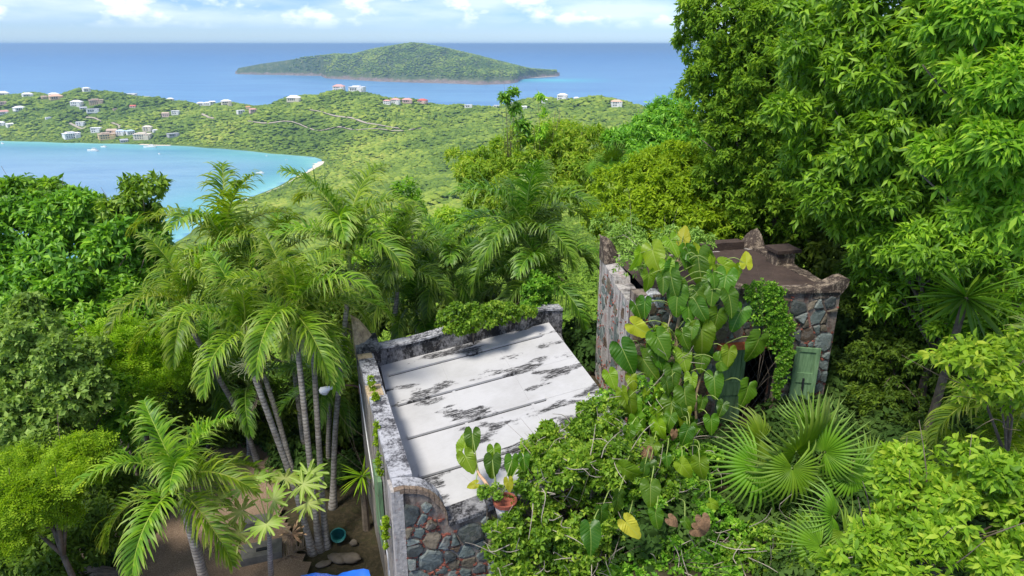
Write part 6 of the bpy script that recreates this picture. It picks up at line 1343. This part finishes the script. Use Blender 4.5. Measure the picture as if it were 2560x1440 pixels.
# sword-leaved plants
def sword_plant(label, c, base, n, L_, seed, mat):
    rs = np.random.RandomState(seed); t = thing('sword_plant', label, 'plant', base); c = np.array(c, float)
    MB().tube(curve([np.array(base) - [0, 0, 0.1], (np.array(base) + c) / 2, c], 8), np.linspace(0.09, 0.06, 8), 7).obj('trunk', M_BARK, t)
    V0 = []; 
    for i in range(6): s_ = i / 5; w = [0.5, 1, 1, 0.85, 0.5, 0.02][i] * 0.035; z_ = -0.16 * s_ * s_; V0 += [(s_, -w, z_ + 0.012), (s_, 0, z_), (s_, w, z_ + 0.012)]
    Fc = []
    for i in range(5): q_ = 3 * i; Fc += [(q_, q_ + 1, q_ + 4), (q_, q_ + 4, q_ + 3), (q_ + 1, q_ + 2, q_ + 5), (q_ + 1, q_ + 5, q_ + 4)]
    mes = []
    for k in range(3):
        me = mesh_np('leaf', np.array(V0), np.array(Fc)); me.materials.append(mat); add_attr(me, 'var', np.full(18, 0.2 + 0.3 * k)); mes.append(me)
    for i in range(n):
        d = nrm(rs.randn(3) * [1, 1, 0.7] + [0, -0.25, 0.25]); inst('leaf', mes[i % 3], frameM(c + d * 0.04, d, np.array([0, 0, 1.0]) + rs.normal(0, 0.3, 3)) @ Matrix.Scale(L_ * rs.uniform(0.75, 1.1), 4), t)
    return t
c_ = PX(2415, 745, 11.5); sword_plant('dark green sword-leaved plant in front of the right-hand trees', c_, (c_[0], c_[1] + 0.2, H1(c_[0], c_[1])), 52, 1.05, 6, G_PALMD)
c_ = PX(1738, 305, 33); sword_plant('spiky-topped plant against the sea beside the dark tree', c_, (c_[0], c_[1], H1(c_[0], c_[1])), 30, 1.0, 7, G_DARK)
c_ = PX(905, 1190, 12.9); sword_plant('pale grassy tuft at the foot of the left house wall', c_, (c_[0], c_[1], H1(c_[0], c_[1])), 40, 0.6, 8, G_LIME)

# ------------------------------------------------------------------ undergrowth covering the bare soil
M_UND = crown_mat('undergrowth_green', [(0.0, (0.025, 0.060, 0.012)), (0.5, (0.055, 0.115, 0.020)), (1.0, (0.11, 0.18, 0.035))], 0.4)
PROTO3 = bpy.data.collections.new('undergrowth_shapes')
for k in range(4):
    V, Fc = leafy(160 + k, 700, 0.55); me = mesh_np('undergrowth_clump', V, Fc, False); me.materials.append(M_UND); PROTO3.objects.link(bpy.data.objects.new('undergrowth_%d' % k, me))
rs = np.random.RandomState(21); n = 5200; x = rs.uniform(-24, 24, n); y = 5.5 + 50 * rs.rand(n) ** 1.3; P2 = np.stack([x, y], -1)
ho = np.array([AFL + [-0.9, -0.3], AFR + [0.4, -0.3], ABR + [0.4, 0.5], ABL + [-0.9, 0.5]]); to = np.array([np.array(TFL) + [-0.5, -0.4], np.array(TFR) + [0.4, -0.4], np.array(TBR) + [0.4, 0.4], np.array(TBL) + [-0.5, 0.4]])
yd = yard + np.array([[-0.2, 0]]); k = ~in_poly(P2, ho) & ~in_poly(P2, to) & ~in_poly(P2, yd) & ~((x > -5.2) & (x < -1.5) & (y < 14.5)) & ~((np.abs(x) < 2.5) & (y < 8.6)) & ~((x > -8.6) & (x < -5) & (y < 15) & (y > 10) & (x > -8.3)) & (np.abs(x / y) < 1.1)
x, y = x[k], y[k]; z = H(x, y); s = rs.uniform(0.28, 0.62, len(x)) * (1 + 0.03 * y)
scatter('undergrowth', np.stack([x, y, z + s * 0.3], -1), np.stack([s, s, s * rs.uniform(0.7, 1.2, len(s))], -1), np.stack([s * 0, s * 0, rs.uniform(0, 6.28, len(s))], -1), PROTO3, 'dense leafy undergrowth on the slope round the buildings', 'undergrowth')

# ------------------------------------------------------------------ small things
def wall_lamp():
    p = fL(np.array([[1.05, -7.15, 0.0]]))[0]; h = PX(818, 972, 13.0); t = thing('wall_lamp', 'white floodlight on a bent pipe arm on the house wall', 'lamp', p)
    M_PIPE = plain('rusty_pipe', (0.20, 0.11, 0.075), 0.7, 0.2, 8.0); M_LAMP = plain('white_lamp_metal', (0.72, 0.73, 0.75), 0.4, 0.05, 6.0)
    MB().tube(curve([p + [0.02, 0, -0.1], p + [-0.08, 0, 0.06], (p + h) / 2 + [0, 0, 0.09], h + [0.10, 0, 0.04]], 16), 0.018, 7).obj('arm', M_PIPE, t, True)
    MB().box((-0.05, -0.06, -0.09), (0.012, 0.06, 0.09), lambda V: V + p).obj('bracket', M_PIPE, t)
    hd = MB().tube([h + [0.14, 0, 0.03], h + [0.06, 0, 0.02], h + [0.0, 0, -0.01], h + [-0.12, 0, -0.05], h + [-0.16, -0.005, -0.065]], [0.035, 0.045, 0.07, 0.085, 0.05], 12).obj('lamp_head', M_LAMP, t, True)
    MB().tube([h + [-0.05, -0.01, -0.06], h + [-0.06, -0.012, -0.115]], [0.085, 0.06], 12).obj('lens', plain('lamp_glass', (0.55, 0.58, 0.60), 0.1, 0.05, 5.0, spec=0.7), hd)
wall_lamp()
def rock(label, u, v, sx, sy_, sz_, seed, mat, group=None, name='rock'):
    p = PZ(u, v, -10.45); rs = np.random.RandomState(seed); V, Fc = ico(2); V = V * (1 + 0.12 * np.sign(np.sin(V @ rs.randn(3, 3) * 2.5)).sum(1, keepdims=True) / 3 + rs.normal(0, 0.03, (len(V), 1))) * [sx, sy_, sz_]
    a = rs.uniform(0, 3); V = np.stack([V[:, 0] * math.cos(a) - V[:, 1] * math.sin(a), V[:, 0] * math.sin(a) + V[:, 1] * math.cos(a), V[:, 2]], -1)
    z = H1(p[0], p[1]); return meta(obj(name, V + [p[0], p[1], z + sz_ * 0.5 + 0.05], Fc, mat), label, 'rock', group)
M_ROCK = plain('brown_field_stone', (0.15, 0.125, 0.095), 0.95, 0.25, 5.0, bumpd=0.02)
rock('long upright field stone lying beside the palm foot', 872, 1398, 0.13, 0.30, 0.09, 1, M_ROCK); rock('flat field stone between the long stone and the palm', 843, 1400, 0.22, 0.12, 0.08, 2, M_ROCK); rock('small flat stone at the edge of the gravel', 808, 1412, 0.17, 0.09, 0.05, 3, M_ROCK)
rock('round stone near the house wall', 885, 1360, 0.09, 0.08, 0.07, 4, M_ROCK)
lt_ = PZ(848, 1345, -10.4); t = thing('teal_pot', 'teal plastic pot tipped over behind the palm trunk', 'pot', (lt_[0], lt_[1], H1(lt_[0], lt_[1])))
M_TEAL = plain('teal_plastic', (0.015, 0.13, 0.125), 0.4, 0.15, 4.0); g0 = np.array([lt_[0], lt_[1], H1(lt_[0], lt_[1]) + 0.20]); dd = nrm(np.array([0.15, -0.75, 0.45]))
kk = 16; M0 = frameM(g0, dd, np.array([0, 0, 1.0])); V = []
for xx, rr_ in ((-0.16, 0.0001), (-0.16, 0.10), (-0.04, 0.135), (0.12, 0.155), (0.15, 0.165), (0.15, 0.145), (-0.09, 0.11), (-0.13, 0.0001)):
    for j in range(kk): V.append(M0 @ Vector((xx, rr_ * math.cos(6.2832 * j / kk), rr_ * math.sin(6.2832 * j / kk))))
obj('body', np.array([tuple(v) for v in V]), [[i * kk + j, i * kk + (j + 1) % kk, (i + 1) * kk + (j + 1) % kk, (i + 1) * kk + j] for i in range(7) for j in range(kk)], M_TEAL, t, True)
V = [];
for a_ in np.linspace(0.3, 2.84, 10): V.append(tuple(M0 @ Vector((0.15 + 0.04 * math.sin(a_), 0.17 * math.cos(a_), 0.17 * math.sin(a_) * 0.9))))
MB().tube(V, 0.012, 5).obj('handle', M_TEAL, t)
cb_ = PZ(655, 1385, -10.35); t = thing('concrete_cover', 'grey concrete cover slab lying on the gravel behind the papaya', 'slab', (cb_[0], cb_[1], -10.4)); a_ = 0.30
def CM(V): V = np.asarray(V, float); return np.stack([V[:, 0] * math.cos(a_) - V[:, 1] * math.sin(a_) + cb_[0], V[:, 0] * math.sin(a_) + V[:, 1] * math.cos(a_) + cb_[1], V[:, 2] - 10.42], -1)
M_CONC = plain('old_concrete', (0.13, 0.125, 0.11), 0.95, 0.25, 5.0, bumpd=0.01)
MB().box((-0.42, -0.22, 0), (0.42, 0.26, 0.20), CM).obj('slab', M_CONC, t); MB().box((-0.10, -0.06, 0.199), (0.14, 0.02, 0.225), CM).obj('handle', M_IRON, t)
cb_ = PZ(645, 1310, -10.35); t = thing('concrete_block', 'grey concrete block with a dark hole behind the papaya leaves', 'block', (cb_[0], cb_[1], -10.4)); a_ = 0.2
MB().box((-0.3, -0.15, 0), (0.3, 0.15, 0.22), CM).obj('block', M_CONC, t); MB().box((0.02, -0.153, 0.05), (0.2, -0.14, 0.17), CM).obj('hole', M_DARK, t)
# kerb planks and posts along the left edge of the yard
t = thing('plank_edging', 'weathered plank edging along the left side of the gravel yard', 'edging', (-8.3, 11.5, -10.6)); M_PLANK = weathered('weathered_plank', (0.42, 0.33, 0.27), (0.15, 0.10, 0.08), 0.42, 0.62, 3.0, 0.8, (3, 0.5, 3))
pa, pb_ = PZ(287, 1262, -10.2), PZ(296, 1368, -10.2)
e_ = nrm((pb_ - pa)[:2]); n2_ = np.array([-e_[1], e_[0]])
for k, (o0, w_, z_) in enumerate(((0.0, 0.10, -10.16), (-0.16, 0.13, -10.24))):
    a3 = pa[:2] - n2_ * o0; b3 = pb_[:2] - n2_ * o0
    V = [[*(a3 + n2_ * w_ / 2), z_], [*(b3 + n2_ * w_ / 2), z_], [*(b3 - n2_ * w_ / 2), z_], [*(a3 - n2_ * w_ / 2), z_]]; V += [[p[0], p[1], z_ - 0.75] for p in V]
    obj('plank', np.array(V), [[3, 2, 1, 0], [4, 5, 6, 7], [0, 1, 5, 4], [1, 2, 6, 5], [2, 3, 7, 6], [3, 0, 4, 7]], M_PLANK, t)
sh1 = PZ(280, 1365, -10.3); sh2 = PZ(318, 1392, -10.9)
obj('metal_sheet', np.array([sh1, PZ(305, 1360, -10.25), sh2, PZ(285, 1400, -11.0)]), [[0, 1, 2, 3]], M_CONC, t)
MB().tube(curve([PZ(276, 1335, -10.1), PZ(290, 1342, -10.1), PZ(320, 1325, -10.1), PZ(345, 1318, -10.1)], 12), 0.012, 5).obj('wire', M_IRON, t)
MB().tube(curve([PZ(276, 1335, -10.1), PZ(284, 1370, -10.2), PZ(308, 1382, -10.2), PZ(330, 1368, -10.2)], 12), 0.012, 5).obj('wire', M_IRON, t)
lg0, lg1 = PZ(120, 1432, -10.9), PZ(345, 1446, -10.5)
meta(obj('fallen_log', *tube(curve([lg0, (lg0 + lg1) / 2 + [0, 0, 0.05], lg1], 14), 0.16 + 0.02 * np.sin(np.arange(14) * 1.7), 10), weathered('split_log', (0.33, 0.27, 0.20), (0.09, 0.065, 0.05), 0.42, 0.6, 2.5, 0.85, (0.6, 5, 5))), 'weathered split log lying across the lower left corner', 'log')
# blue tarpaulin at the foot of the wall
tp = [PZ(752, 1439, -9.9), PZ(922, 1426, -9.6), PZ(962, 1560, -9.7), PZ(745, 1580, -10.1)]
V = []; rs = np.random.RandomState(5)
for i in range(14):
    for j in range(10):
        a, b = i / 13, j / 9; p = (tp[0] * (1 - a) + tp[1] * a) * (1 - b) + (tp[3] * (1 - a) + tp[2] * a) * b; V.append(p + [0, 0, 0.05 * math.sin(a * 9 + b * 4) * math.sin(b * 7 + 1) + rs.normal(0, 0.012) - 0.12 * math.sin(math.pi * a) * math.sin(math.pi * b)])
meta(obj('tarpaulin', V, grid_faces(14, 10)[:, ::-1], plain('blue_tarpaulin', (0.01, 0.13, 0.62), 0.35, 0.15, 3.0, spec=0.6), smooth=True), 'bright blue tarpaulin stretched at the foot of the house wall', 'tarpaulin')
# power lines across the bay view
for k, (v0, v1) in enumerate(((497, 545), (505, 556))):
    a, b = PX(-40, v0 - 20, 60), PX(560, v1, 70)
    meta(obj('power_line', *tube([a, (a + b) / 2 - [0, 0, 0.5], b], 0.02, 4), M_IRON), ('upper' if k == 0 else 'lower') + ' thin power line crossing in front of the bay', 'cable')
